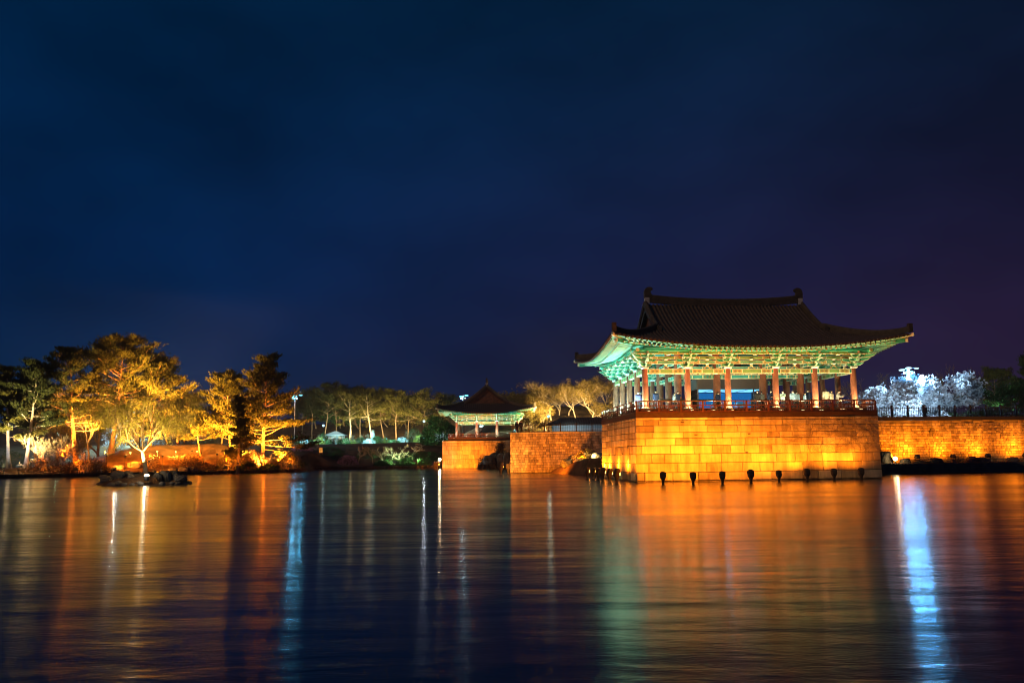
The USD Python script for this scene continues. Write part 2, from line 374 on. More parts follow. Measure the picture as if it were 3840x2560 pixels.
# ------------------------------------------------------------------ stone walls
def stone(mb, f, u0, u1, z0, z1, proud, bev, back=.3):
    j = .015; u0 += j; u1 -= j; z0 += j; z1 -= j
    q = [(u0, z0), (u1, z0), (u1, z1), (u0, z1)]; k = [(u0 + bev, z0 + bev), (u1 - bev, z0 + bev), (u1 - bev, z1 - bev), (u0 + bev, z1 - bev)]
    r = rng.uniform(-.3, .3, (4, 2)) * bev
    v = [f(u, -back, z) for u, z in q] + [f(u, -bev * .9, z) for u, z in q] + [f(u + a, proud, z + b) for (u, z), (a, b) in zip(k, r)]
    return mb.add(v, [(0, 1, 5, 4), (1, 2, 6, 5), (2, 3, 7, 6), (3, 0, 4, 7), (4, 5, 9, 8), (5, 6, 10, 9), (6, 7, 11, 10), (7, 4, 8, 11), (8, 9, 10, 11)])


def courses(parent, f, L, rows, wmin, wmax, mats, bev, proud, u_from=0.0, most=9999, name='stone', plinth=None, back=.3):
    """courses of stones laid one by one; past `most` the rest are joined into one part"""
    todo = []
    for r in range(len(rows) - 1):
        z0, z1 = rows[r], rows[r + 1]; u = u_from; first = rng.uniform(.35, 1.0)
        while u < L - 1e-6:
            w = rng.uniform(wmin, wmax) * (first if u == u_from else 1.0)
            if L - u - w < wmin * .6:
                w = L - u
            todo.append((u, min(u + w, L), z0, z1)); u += w
    order = list(range(len(todo)))
    if len(todo) > most:
        order.sort(key=lambda i: -(todo[i][1] - todo[i][0]) * (todo[i][3] - todo[i][2]) * (1.0 if todo[i][2] > 1.5 else .4))
    rest = [MB() for _ in mats]
    for n, i in enumerate(order):
        u0, u1, z0, z1 = todo[i]; pr = proud * rng.uniform(-.6, 1) + (plinth[1] if plinth and z1 <= plinth[0] + .01 else 0)
        k = int(rng.integers(len(mats)))
        if n < most:
            put(stone(MB(), f, u0, u1, z0, z1, pr, bev, back), name, mats[k], parent)
        else:
            stone(rest[k], f, u0, u1, z0, z1, pr, bev, back)
    for k, mb in enumerate(rest):
        if mb.v:
            put(mb, name + '_rest', mats[k], parent, kind='stuff')


YAW = math.radians(5.0)
ORANGE = (1.0, .240, .005)
GRANITE = ['granite_a', 'granite_b', 'granite_c', 'granite_d', 'granite_a']
PL_L, PL_D, PL_H, BT = 22.5, 15.0, 5.66, .014
ORIGIN = np.array([10.81, 68.0, 0.0])
plat = thing('stone_platform', 'tall platform of big granite blocks carrying the large pavilion, floodlit orange', 'platform', ORIGIN, YAW)
rows_main = [-.9, .08, .83, 1.64, 2.45, 3.20, 3.84, 4.36, 4.96, 5.44]
ff = lambda u, d, z: (u + BT * max(z, 0) * (1 - 2 * u / PL_L), BT * max(z, 0) - d, z)
fl = lambda v, d, z: (BT * max(z, 0) - d, v + BT * max(z, 0) * (1 - v / PL_D), z)
fr = lambda v, d, z: (PL_L - BT * max(z, 0) + d, v + BT * max(z, 0) * (1 - v / PL_D), z)
courses(plat, ff, PL_L, rows_main, 1.1, 2.9, GRANITE, .03, .016, plinth=(.83, .07))
courses(plat, fl, PL_D, rows_main, 1.2, 3.4, GRANITE, .03, .016, u_from=.32, plinth=(.83, .07))
courses(plat, ff, PL_L, [5.44, 5.66], 1.9, 2.6, GRANITE, .02, .05, name='capstone')
courses(plat, fl, PL_D, [5.44, 5.66], 1.9, 2.6, GRANITE, .02, .05, u_from=.32, name='capstone')
mb = MB()
mb.add([(.3, .3, -1.5), (PL_L - .12, .3, -1.5), (PL_L - .12, PL_D, -1.5), (.3, PL_D, -1.5), (.36, .36, 5.62), (PL_L - .2, .36, 5.62), (PL_L - .2, PL_D, 5.62), (.36, PL_D, 5.62)], BOXF)
put(mb, 'core', 'mortar', plat)
for u, z in ((4.1, 5.18), (5.3, 4.06), (10.2, 4.1), (18.4, 5.3), (9.9, 2.47)):
    w = rng.uniform(.22, .5)
    put(MB().box((u, BT * z - .035, z), (u + w, BT * z + .1, z + .085)), 'drain_slot', 'mortar', plat)
for v, z in ((8.4, 4.7), (11.6, 4.95), (3.0, 3.0), (11.2, 2.2)):
    put(MB().box((BT * z - .035, v, z), (BT * z + .1, v + .18, z + .3)), 'drain_slot', 'mortar', plat)

# wall between the two pavilions
BR = ['brick_a', 'brick_b', 'brick_c']
lw = thing('stone_wall', 'wall of small squared stones between the two pavilions, behind the rock bank', 'wall', (-.35, 110, 0), 0)
fw = lambda u, d, z: (u, .012 * z - d, z)
rows_l = [-.6] + list(np.linspace(.05, 5.55, 16))
courses(lw, fw, 13.8, rows_l, .30, .62, BR, .028, .03, most=300)
courses(lw, fw, 13.8, [5.55, 5.8], .9, 1.6, GRANITE, .02, .08, name='capstone')
courses(lw, lambda v, d, z: (.012 * z - d, v, z), 9.0, rows_l, .35, .6, BR, .028, .03, u_from=.32, name='return_stone')
put(MB().box((.2, .3, -1.5), (25, 3, 5.6)).box((.25, 3, -1.5), (2, 49.5, 5.5)), 'core', 'mortar', lw)

# platform of the small pavilion
SP = thing('stone_platform', 'lower platform of weathered blocks under the small pavilion, lit orange', 'platform', (-14.55, 160, 0), 0)
rows_s = [-.6, .1, 1.0, 1.95, 2.9, 3.85, 4.75, 5.35]
courses(SP, fw, 14.1, rows_s, 1.0, 2.2, ['brick_a', 'granite_c', 'brick_c', 'granite_a'], .03, .02)
courses(SP, fw, 14.1, [5.35, 5.72], 1.5, 2.2, GRANITE, .03, .06, name='capstone')
put(MB().box((.1, .3, -1.5), (14.1, 16, 5.66)), 'core', 'brick_b', SP)

# terrace and wall beyond the large platform
RW0, RW1 = np.array([35.2, 85.6]), np.array([72.0, 91.8]); rt = (RW1 - RW0) / np.linalg.norm(RW1 - RW0); rang = math.atan2(rt[1], rt[0]); RWL = float(np.linalg.norm(RW1 - RW0))
rw = thing('stone_wall', 'long wall of small squared stones under the picket fence, right of the large platform', 'wall', (*RW0, 0), rang)
courses(rw, fw, 27.0, list(np.linspace(1.15, 5.62, 16)), .30, .66, BR + ['granite_a'], .028, .03, most=300)
courses(rw, fw, 27.0, [5.62, 5.92], 1.0, 1.8, ['brick_b', 'granite_dark'], .02, .08, name='capstone')
put(MB().box((-6, .3, -.5), (RWL, 1.6, 5.88)), 'core', 'mortar', rw)
put(MB().box((-2.5, -.14, 5.93), (RWL, .5, 6.32)), 'fence_base', 'iron', rw)
tr = thing('terrace', 'low terrace edged with dark stone at the foot of the right-hand wall', 'terrace', (*RW0, 0), rang)
ft = lambda u, d, z: (u, -3.6 - d, z)
put(MB().box((-4, -3.3, -1.5), (RWL, .28, 1.12)), 'earth_fill', 'soil', tr)
mbk = MB()
for r in range(6):
    u = -3.2 + .3 * (r % 2); z0 = -.2 + .225 * r
    while u < 28:
        w = rng.uniform(.45, .95); stone(mbk, ft, u, u + w, z0, z0 + .225, rng.uniform(0, .04), .03); u += w
put(mbk, 'edge_stones', 'shore_stone', tr, kind='stuff')
put(MB().box((-3.2, -3.3, 1.15), (28, .2, 1.17)), 'terrace_soil', 'soil', tr)


# ------------------------------------------------------------------ pavilions
G_ = (.04, .30, .19); G2 = (.20, .35, .11); PALE = (.68, .66, .42); TEAL = (.03, .27, .25); OCHRE = (.42, .31, .10); WHT = (.82, .82, .76); REDP = (.42, .10, .05)
C1, C2 = .25, .0328


def boat(L, h, k=.5):
    """side view of a bracket arm: flat top, rounded lower ends"""
    return [(-L / 2, h), (-L / 2, h * .55), (-L / 2 + h * .25, h * .2), (-L / 2 + h * .8, 0), (L / 2 - h * .8, 0), (L / 2 - h * .25, h * .2), (L / 2, h * .55), (L / 2, h)]


def nose(L0, L1, h):
    """an arm that runs outward and ends in an upturned tongue"""
    return [(-L0, h), (-L0, h * .4), (-L0 + h * .6, 0), (L1 - h * 1.1, 0), (L1 - h * .35, h * .3), (L1 + h * .45, h * .95), (L1, h)]


def prism(mb, prof, c, d, t, rim=PALE, face=G_, inset=.80):
    """an outlined board: profile in the upright plane through c along d, thickness t; its faces carry a painted border"""
    d = np.array([d[0], d[1], 0.0]); n = np.array([d[1], -d[0], 0.0]); q = np.array(prof, float); c = np.asarray(c, float)
    m = np.array([(q[:, 0].max() + q[:, 0].min()) / 2, (q[:, 1].max() + q[:, 1].min()) / 2])
    hh = np.ptp(q[:, 1]) * (1 - inset) / 2
    sc = np.array([1 - 2 * hh / np.ptp(q[:, 0]), inset]); k = m + (q - m) * sc
    at = lambda a, s: c + np.outer(a[:, 0], d) + np.outer(a[:, 1], [0, 0, 1]) + n * s * t / 2
    N = len(q); idx = np.arange(N); nx = (idx + 1) % N
    for s in (1, -1):
        v = np.vstack([at(q, s), at(k, s)]); f = np.stack([idx, nx, nx + N, idx + N], 1)
        mb.add(v, f if s > 0 else f[:, ::-1], rim); kk = at(k, s); mb.poly(kk if s > 0 else kk[::-1], face)
    v = np.vstack([at(q, 1), at(q, -1)]); mb.add(v, np.stack([nx, idx, idx + N, nx + N], 1), tuple(.75 * np.array(face) + .25 * np.array(rim)))
    return mb


def block(mb, c, w, h, tint=WHT):
    (x, y, z) = c; a, b = w * .36, w * .5
    v = [(x - a, y - a, z), (x + a, y - a, z), (x + a, y + a, z), (x - a, y + a, z), (x - b, y - b, z + h * .5), (x + b, y - b, z + h * .5), (x + b, y + b, z + h * .5), (x - b, y + b, z + h * .5),
         (x - b, y - b, z + h), (x + b, y - b, z + h), (x + b, y + b, z + h), (x - b, y + b, z + h)]
    mb.add(v, [(3, 2, 1, 0), (8, 9, 10, 11)], tint)
    mb.add(v, [(0, 1, 5, 4), (1, 2, 6, 5), (2, 3, 7, 6), (3, 0, 4, 7)], tint)
    mb.add(v, [(4, 5, 9, 8), (5, 6, 10, 9), (6, 7, 11, 10), (7, 4, 8, 11)], tuple(.5 * np.array(tint) + .5 * np.array(G_)))
    return mb


def painted_beam(mb, a, b, w, h, centre=G2, ends=OCHRE):
    """a long timber with painted border, a plain middle and patterned ends; the pattern pieces stand 4 mm proud"""
    a, b = np.asarray(a, float), np.asarray(b, float); L = np.linalg.norm(b - a); d = (b - a) / L; n = np.array([d[1], -d[0], 0])
    mb.beam(a, b, w, h, PALE)
    for s in (1, -1):
        def panel(u0, u1, z0, z1, tint, lift=.004):
            o = n * s * (w / 2 + lift); q = [a + d * u0 + o + [0, 0, z0], a + d * u1 + o + [0, 0, z0], a + d * u1 + o + [0, 0, z1], a + d * u0 + o + [0, 0, z1]]
            mb.poly(q if s > 0 else q[::-1], tint)
        e = min(L * .34, 1.15); m = h * .13
        panel(e + .06, L - e - .06, -h / 2 + m, h / 2 - m, centre)
        for u0, u1 in ((.28, e - .04), (L - e + .04, L - .28)):
            if u1 - u0 > .25:
                panel(u0, u1, -h / 2 + m, h / 2 - m, ends)
                for k in range(2):
                    uc = u0 + (u1 - u0) * (.27 + .46 * k); rr = h * .26
                    an = np.arange(8) * math.pi / 4; o = n * s * (w / 2 + .008)
                    q = [a + d * (uc + rr * 1.15 * math.cos(x)) + o + [0, 0, rr * math.sin(x)] for x in an]; mb.poly(q if s > 0 else q[::-1], (.14, .24, .10))
                    q = [a + d * (uc + rr * .5 * math.cos(x)) + o * 1.0 + n * s * .004 + [0, 0, rr * .5 * math.sin(x)] for x in an]; mb.poly(q if s > 0 else q[::-1], REDP)
        panel(.04, .2, -h / 2 + m, h / 2 - m, G_); panel(L - .2, L - .04, -h / 2 + m, h / 2 - m, G_)
    return mb


class Pavilion:
    def __init__(s, name, label, origin, ang, A, B, zc, zfloor, zdeck, o, dg, deck, inner, tile_gap, full=True):
        s.A, s.B, s.La, s.Lb, s.zc, s.o, s.dg = A, B, A[-1], B[-1], zc, o, dg
        s.zb = zdeck; s.z0 = zc + 1.57; s.t = thing(name, label, 'pavilion', (origin[0], origin[1], zdeck), ang); s.off = np.array([0, 0, zdeck]); s.ang, s.org = ang, np.array([origin[0], origin[1]])
        s.Hb = s.Lb / 2 + o
        s.deck(deck, zfloor, zdeck); s.columns(zfloor, inner); s.brackets(); s.beams(); s.rafters(); s.roof(tile_gap); s.ridges()

    def put(s, mb, name, mat, parent=None, **k):
        return put(mb, name, mat, parent or s.t, off=s.off, **k)

    def world(s, p):
        c, n = math.cos(s.ang), math.sin(s.ang); return np.array([s.org[0] + c * p[0] - n * p[1], s.org[1] + n * p[0] + c * p[1], p[2]])

    def sides(s):
        return [((0, 0), (1, 0), (0, -1), s.La, s.A), ((s.La, 0), (0, 1), (1, 0), s.Lb, s.B), ((s.La, s.Lb), (-1, 0), (0, 1), s.La, [s.La - x for x in s.A[::-1]]), ((0, s.Lb), (0, -1), (-1, 0), s.Lb, [s.Lb - x for x in s.B[::-1]])]

    def pt(s, sd, t, v, z):
        c, d, n, L, _ = sd; return np.array([c[0] + d[0] * t + n[0] * v, c[1] + d[1] * t + n[1] * v, z])

    def lift(s, se, d):
        return 1.15 * max(0, 1 - se / 12) ** 2 * max(0, 1 - max(d, 0) / 10) ** 1.3

    def zroof(s, se, d):
        return s.z0 + C1 * d + C2 * d * d + s.lift(se, d)

    def deck(s, dk, zf, zd):
        a0, b0, a1, b1 = dk; s.dk = dk
        s.put(MB().box((a0, b0, zd - .44), (a1, b1, zd)), 'deck', 'darkwood')
        s.put(MB().box((-.75, -.75, zd + .004), (s.La + .75, s.Lb + .75, zf)), 'stylobate', 'deckwood')
        # balustrade
        e = .10; cs = [(a0 + e, b0 + e), (a1 - e, b0 + e), (a1 - e, b1 - e), (a0 + e, b1 - e)]
        for k in range(4):
            p, q = np.array(cs[k]), np.array(cs[(k + 1) % 4]); L = np.linalg.norm(q - p); d = (q - p) / L; nb = max(2, round(L / 1.95)); at = lambda u, z: np.array([*(p + d * u), z])
            n = np.array([d[1], -d[0]])
            s.put(MB().tube([at(0, zd + 1.02), at(L / 2, zd + 1.02), at(L, zd + 1.02)], .055, 8), 'top_rail', 'railwood')
            s.put(MB().beam(at(0, zd + .62), at(L, zd + .62), .11, .10), 'middle_rail', 'railwood')
            s.put(MB().beam(at(0, zd + .06), at(L, zd + .06), .13, .12), 'bottom_rail', 'railwood')
            for i in range(nb):
                u0, u1 = i * L / nb, (i + 1) * L / nb; w = u1 - u0
                x, y = at(u0, 0)[:2]
                s.put(MB().box((x - .075, y - .075, zd), (x + .075, y + .075, zd + .96)), 'rail_post', 'railwood')
                m = MB()
                for fa, za, fb, zb in ((.03, .36, .36, .36), (.36, .22, .36, .56), (.2, .22, .36, .22), (.2, .12, .2, .22), (.44, .12, .44, .45), (.44, .45, .7, .45), (.56, .3, .56, .45), (.56, .3, .8, .3), (.8, .12, .8, .3), (.66, .12, .66, .22), (.88, .2, .88, .56), (.88, .42, .97, .42), (.1, .12, .1, .24), (.03, .24, .1, .24)):
                    m.beam(at(u0 + fa * w, zd + za), at(u0 + fb * w, zd + zb), .05, .045, up=(d[1], -d[0], 0) if abs(fa - fb) < 1e-6 else (0, 0, 1))
                s.put(m, 'lattice_panel', 'railwood')
                for f in (.12, .5, .88):
                    s.put(MB().beam(at(u0 + f * w, zd + .66), at(u0 + f * w, zd + .98), .06, .05, up=(d[1], -d[0], 0)), 'rail_strut', 'railwood')

    def columns(s, zf, inner):
        def col(a, b, r0, r1, z1, nm):
            z = np.linspace(zf, z1, 7); f = (z - zf) / (z1 - zf)
            s.put(MB().tube([(a, b, q) for q in z], r0 + (r1 - r0) * f + .03 * np.sin(f * 2.6), 14), nm, 'redwood', smooth=True)
            s.put(MB().tube([(a, b, zf), (a, b, zf + .1)], [r0 + .16, r0 + .1], 12), 'column_base', 'granite_b')
        s.cols = [(a, b) for i, a in enumerate(s.A) for j, b in enumerate(s.B) if i in (0, len(s.A) - 1) or j in (0, len(s.B) - 1)]
        for a, b in s.cols:
            col(a, b, .28, .235, s.zc, 'column')
        for a, b in inner:
            col(a, b, .34, .30, s.zc + 2.2, 'inner_column')
        s.inner = inner

    def bracket(s, a, b, d, n, corner=False):
        zc = s.zc; tg = np.array(d, float); nn = np.array(n, float); c = np.array([a, b]); par = UsdGeom.Xform.Define(stage, unique(str(s.t.GetPath()), 'bracket_set')).GetPrim()

        def arm(prof, u, v, z, dr, t=.17, face=G_, rim=PALE):
            p = c + tg * u + nn * v; s.put(prism(MB(), prof, (*p, z), dr, t, rim, face), 'arm', 'paint', par, tinted=True)

        def blk(u, v, z, w=.24, h=.13):
            p = c + tg * u + nn * v; s.put(block(MB(), (*p, z), w, h), 'bearing_block', 'paint', par, tinted=True)
        s.put(block(MB(), (a, b, zc), .66, .24), 'capital_block', 'paint', par, tinted=True)
        arm(boat(1.25, .27), 0, 0, zc + .23, tg); arm(nose(.6, .62, .28), 0, 0, zc + .235, nn, .165)
        for u in (-.5, .5):
            blk(u, 0, zc + .50)
        blk(0, .55, zc + .50)
        arm(boat(2.1, .30), 0, 0, zc + .63, tg, .30); arm(nose(.9, 1.05, .3), 0, 0, zc + .64, nn, .175)
        for u in (-.9, .9):
            blk(u, 0, zc + .93)
        arm(boat(1.2, .25), 0, .55, zc + .64, tg, .15)
        for u in (-.48, .48):
            blk(u, .55, zc + .89)
        blk(0, 1.0, zc + .92)
        arm(boat(1.25, .26), 0, 1.0, zc + .96, tg, .17); arm(nose(1.0, 1.35, .28), 0, 0, zc + .97, nn, .18)
        for u in (-.5, .5):
            blk(u, 1.0, zc + 1.2, .24, .11)
        arm(boat(2.1, .22), 0, 1.0, zc + 1.3, tg, .2); arm(nose(1.0, 1.2, .22), 0, 0, zc + 1.27, nn, .16, face=(.3, .12, .06))
        if corner:
            dg = (nn + np.array(s._n2)) / math.sqrt(2)
            for L1, z, h in ((.9, .25, .28), (1.5, .65, .3), (2.0, .98, .28), (1.75, 1.28, .24)):
                s.put(prism(MB(), nose(.6, L1, h), (a, b, zc + z), dg, .19), 'corner_arm', 'paint', par, tinted=True)

    def brackets(s):
        sd = s.sides()
        for k, (c, d, n, L, ts) in enumerate(sd):
            for i, t in enumerate(ts):
                p = s.pt(sd[k], t, 0, 0)
                s._n2 = sd[k - 1][2] if i == 0 else sd[(k + 1) % 4][2]
                s.bracket(p[0], p[1], d, n, corner=i == 0)

    def beams(s):
        zc = s.zc
        for sd in s.sides():
            c, d, n, L, ts = sd
            for i in range(len(ts) - 1):
                t0, t1 = ts[i], ts[i + 1]; tm = (t0 + t1) / 2
                s.put(painted_beam(MB(), s.pt(sd, t0 + .2, 0, zc - .23), s.pt(sd, t1 - .2, 0, zc - .23), .30, .42), 'tie_beam', 'paint', tinted=True)
                m = MB()
                for q in (-1, 1):
                    pr = [(q * .06, .34), (q * .16, .2), (q * .30, .08), (q * .50, 0), (q * .34, 0), (q * .18, .1), (q * .05, .22), (0, .28), (0, .40), (q * .06, .40)]
                    pr = pr if q < 0 else pr[::-1]
                    for sgn in (1, -1):
                        o = np.array([n[0], n[1], 0]) * .09 * sgn; v = [s.pt(sd, tm + u, 0, zc + z) + o for u, z in pr]
                        tr_ = trimesh.creation.triangulate_polygon(shapely.Polygon(pr), engine='earcut')
                        vv = [s.pt(sd, tm + u, 0, zc + z) + o for u, z in tr_[0]]; m.add(vv, tr_[1] if sgn > 0 else tr_[1][:, ::-1], (.62, .55, .28))
                    N = len(pr); vv = [s.pt(sd, tm + u, w, zc + z) for w in (.09, -.09) for u, z in pr]; ix = np.arange(N); m.add(vv, np.stack([ix, (ix + 1) % N, (ix + 1) % N + N, ix + N], 1), PALE)
                s.put(m, 'strut', 'paint', tinted=True)
                for z in (.38, .80, 1.13):
                    s.put(block(MB(), s.pt(sd, tm, .03 if z < 1 else .95, zc + z), .30, .14), 'bearing_block', 'paint', tinted=True)
            for z, h, v, w in ((.62, .30, 0, .22), (1.02, .26, 0, .2), (1.34, .24, 1.0, .16)):
                m = MB()
                for i in range(len(ts) - 1):
                    e0 = 1.0 * (i == 0 and v > 0); e1 = 1.0 * (i == len(ts) - 2 and v > 0)
                    painted_beam(m, s.pt(sd, ts[i] - e0, v, zc + z), s.pt(sd, ts[i + 1] + e1, v, zc + z), w, h, centre=G2 if z > .9 else (.12, .36, .22))
                s.put(m, 'long_beam', 'paint', tinted=True)
            m = MB().tube([s.pt(sd, x, 1.0, zc + 1.58) for x in (-1.5, L / 2, L + 1.5)], .15, 12, (.05, .38, .26))
            for x in (-1.5, L + 1.5):
                m.tube([s.pt(sd, x - .015, 1.0, zc + 1.58), s.pt(sd, x + .015, 1.0, zc + 1.58)], .175, 12, PALE)
            s.put(m, 'purlin', 'paint', tinted=True)
            s.put(MB().tube([s.pt(sd, x, 0, zc + 1.95) for x in (0, L / 2, L)], .16, 10, TEAL), 'purlin', 'paint', tinted=True)
        # timbers inside
        ia = sorted({a for a, b in s.inner}); ib = sorted({b for a, b in s.inner})
        if s.inner:
            for z, h in ((-.45, .36), (.35, .34), (1.0, .3)):
                for b in (ib[0], ib[-1]):
                    for k in range(len(ia) - 1):
                        s.put(painted_beam(MB(), (ia[k] + .25, b, zc + z), (ia[k + 1] - .25, b, zc + z), .26, h, TEAL, TEAL), 'inner_beam', 'paint', tinted=True)
                for a in (ia[0], ia[-1]):
                    for k in range(len(ib) - 1):
                        s.put(painted_beam(MB(), (a, ib[k] + .25, zc + z), (a, ib[k + 1] - .25, zc + z), .26, h, TEAL, TEAL), 'inner_beam', 'paint', tinted=True)
            for a in ia:
                for b0, b1 in ((0, ib[0]), (ib[-1], s.Lb)):
                    s.put(painted_beam(MB(), (a, b0 + .2, zc + .55), (a, b1 - .25, zc + .55), .26, .36, TEAL, TEAL), 'cross_beam', 'paint', tinted=True)
        for z in (2.3,):
            s.put(MB().box((.2, .2, zc + z), (s.La - .2, s.Lb - .2, zc + z + .12), TEAL), 'ceiling', 'paint', tinted=True)

    def rafters(s):
        o, z0 = s.o, s.z0
        zr = lambda se, d: z0 - .26 + .25 * (d - .9) + s.lift(se, d)
        zf = lambda se, d: z0 - .16 + .10 * d + s.lift(se, d)
        for sd in s.sides():
            c, dd, n, L, ts = sd; E = L + 2 * o
            # boards over the rafters
            tt = np.concatenate([np.linspace(0, E / 2, 26), np.linspace(E / 2, E, 26)[1:]])
            for nm, zfun, d0, d1, th in (('soffit_board', zr, .85, o + 1.6, .085), ('eave_soffit', zf, .06, 1.7, .075)):
                m = MB(); ds = np.linspace(d0, d1, 6); g = []
                for x in tt:
                    se = min(x, E - x)
                    for d in ds:
                        q = d0 + (d - d0) * min(1, max(se, .01) / d1) if se < d1 else d
                        q = min(d, max(se, .02)); g.append(s.pt(sd, x - o, o - q, zfun(se, q) + th))
                g = np.array(g); ni, nj = len(tt), len(ds); i, j = np.meshgrid(np.arange(ni - 1), np.arange(nj - 1), indexing='ij'); k = i * nj + j
                m.add(g, np.stack([k, k + 1, k + nj + 1, k + nj], -1).reshape(-1, 4), (.07, .36, .30)); s.put(m, nm, 'paint', tinted=True)
            # rafters: parallel between the corner columns, fanned at the corners
            nn = max(8, round(E / .46)); 
            for i in range(nn):
                x = (i + .5) * E / nn; se = min(x, E - x); left = x < E / 2
                if se >= o + 1.5:
                    xin, din = x, o + 1.5
                else:
                    k = se / (o + 1.5); xin = (o + 1.5) * (.72 + .28 * k); din = o + 1.5; xin = xin if left else E - xin
                p0 = np.array([x, .92]); p1 = np.array([xin, din])
                if se < .92:
                    continue
                pts = []
                for f in (0, .35, .7, 1):
                    q = p0 + (p1 - p0) * f; e2 = min(q[0], E - q[0]); pts.append(s.pt(sd, q[0] - o, o - q[1], zr(e2, q[1])))
                m = MB().tube(pts, .068, 7, (.22, .52, .40), caps=False); e = pts[0] - pts[1]; e /= np.linalg.norm(e)
                m.tube([pts[0], pts[0] + e * .02], .07, 7, (.74, .40, .26)); s.put(m, 'rafter', 'paint', tinted=True)
                q0 = np.array([x, .12]); dr = (p1 - p0) / np.linalg.norm(p1 - p0); q1 = q0 + dr * 1.5
                a, b = [s.pt(sd, q[0] - o, o - q[1], zf(min(q[0], E - q[0]), q[1])) for q in (q0, q1)]
                m = MB().beam(a, b, .12, .12, PALE if i % 1 else (.30, .55, .40)); e = (a - b) / np.linalg.norm(a - b); m.beam(a + e * .012, a, .125, .125, (.10, .46, .30)); s.put(m, 'flying_rafter', 'paint', tinted=True)
            m = MB(); pe = [s.pt(sd, x - o, o - .10, zf(min(x, E - x), .10) + .13) for x in tt]
            for a, b in zip(pe[:-1], pe[1:]):
                m.beam(a, b, .10, .10)
            s.put(m, 'eave_board', 'railwood')
        # hip rafters at the four corners
        for sd in s.sides():
            pts = [s.pt(sd, -o + q, o - q, zr(q, q) - .02) for q in (.45, 1.5, 3, o + 1.4)]
            m = MB()
            for a, b in zip(pts[:-1], pts[1:]):
                m.beam(a, b, .24, .34, G_)
            e = pts[0] - pts[1]; e /= np.linalg.norm(e); m.beam(pts[0] + e * .25, pts[0], .2, .28, PALE); s.put(m, 'hip_rafter', 'paint', tinted=True)
            a, b = s.pt(sd, -o - .08, o + .08, zf(0, 0) + .1), s.pt(sd, -o + 2, o - 2, zf(2, 2)); s.put(MB().beam(a, b, .2, .26, PALE), 'hip_rafter', 'paint', tinted=True)

    def roof(s, gap):
        o, dg, Hb = s.o, s.dg, s.Hb; E_tot = 0
        rf = None
        for k, sd in enumerate(s.sides()):
            c, dd, n, L, ts = sd; E = L + 2 * o; long = k % 2 == 0
            def dmax(x):
                se = min(x, E - x); return Hb if (long and se >= dg) else min(se, dg)
            m = MB(); hs = np.concatenate([np.linspace(0, dg - .002, 7), np.linspace(dg + .002, E / 2, 9)]); xs = np.concatenate([hs, (E - hs)[::-1]])
            g = []; nd = 12
            for x in xs:
                D = dmax(x); se = min(x, E - x)
                for f in np.linspace(0, 1, nd):
                    d = f * D; g.append(s.pt(sd, x - o, o - d, s.zroof(se, d)))
            g = np.array(g); ni = len(xs); i, j = np.meshgrid(np.arange(ni - 1), np.arange(nd - 1), indexing='ij'); q = i * nd + j
            f = np.stack([q, q + 1, q + nd + 1, q + nd], -1).reshape(-1, 4); jump = np.repeat(np.abs(np.diff([dmax(x) for x in xs])) > 2.5, nd - 1)
            m.add(g, f[~jump])
            surf = s.put(m, 'roof_slope', 'tile')
            nr = round(E / gap)
            for r in range(nr):
                x = (r + .5) * E / nr; se = min(x, E - x); D = dmax(x)
                if D < .25:
                    continue
                dv = np.linspace(-.10, D - .02, max(3, int(D / .75) + 2)); pts = [s.pt(sd, x - o, o - d, s.zroof(se, d) + .015 + .012 * (i2 % 2)) for i2, d in enumerate(dv)]
                mm = MB().tube(pts, .10, 6, caps=False, start=-.3, span=math.pi + .6)
                e = pts[0] - pts[1]; e /= np.linalg.norm(e); mm.tube([pts[0] + e * .05, pts[0]], .112, 10); mm.tube([pts[0] + e * .065, pts[0] + e * .05], .06, 8)
                s.put(mm, 'tile_row', 'tile', surf)
        # gables
        for a_g, sgn in ((-o + dg, 1), (s.La + o - dg, -1)):
            a_in = a_g + sgn * .55; bs = np.linspace(-o + dg, s.Lb + o - dg, 21)
            zt = lambda b: s.z0 + C1 * min(b + o, s.Lb + o - b) + C2 * min(b + o, s.Lb + o - b) ** 2 - .12
            zl = s.z0 + C1 * (dg + .2) + C2 * dg ** 2 - .1
            m = MB(); npl = 0
            for b0, b1 in zip(bs[:-1], bs[1:]):
                gpl = MB(); lift = .012 * (npl % 2); npl += 1
                gpl.add([(a_in - sgn * lift, b0 + .008, zl), (a_in - sgn * lift, b1 - .008, zl), (a_in - sgn * lift, b1 - .008, max(zt(b1 - .008), zl + .01)), (a_in - sgn * lift, b0 + .008, max(zt(b0 + .008), zl + .01))], [(0, 1, 2, 3)])
                s.put(gpl, 'gable_plank', 'gablewood')
            for half in (0, 1):
                bb = np.linspace(-o + dg - .3, s.Lb / 2, 10) if half == 0 else np.linspace(s.Lb / 2, s.Lb + o - dg + .3, 10)
                m = MB()
                for b0, b1 in zip(bb[:-1], bb[1:]):
                    m.beam((a_g + sgn * .1, b0, zt(b0) - .22), (a_g + sgn * .1, b1, zt(b1) - .22), .08, .42)
                s.put(m, 'bargeboard', 'darkwood')
            s.put(MB().beam((a_g + sgn * .3, -o + dg - .2, zl + .1), (a_g + sgn * .3, s.Lb + o - dg + .2, zl + .1), .4, .28), 'gable_ridge', 'ridge')

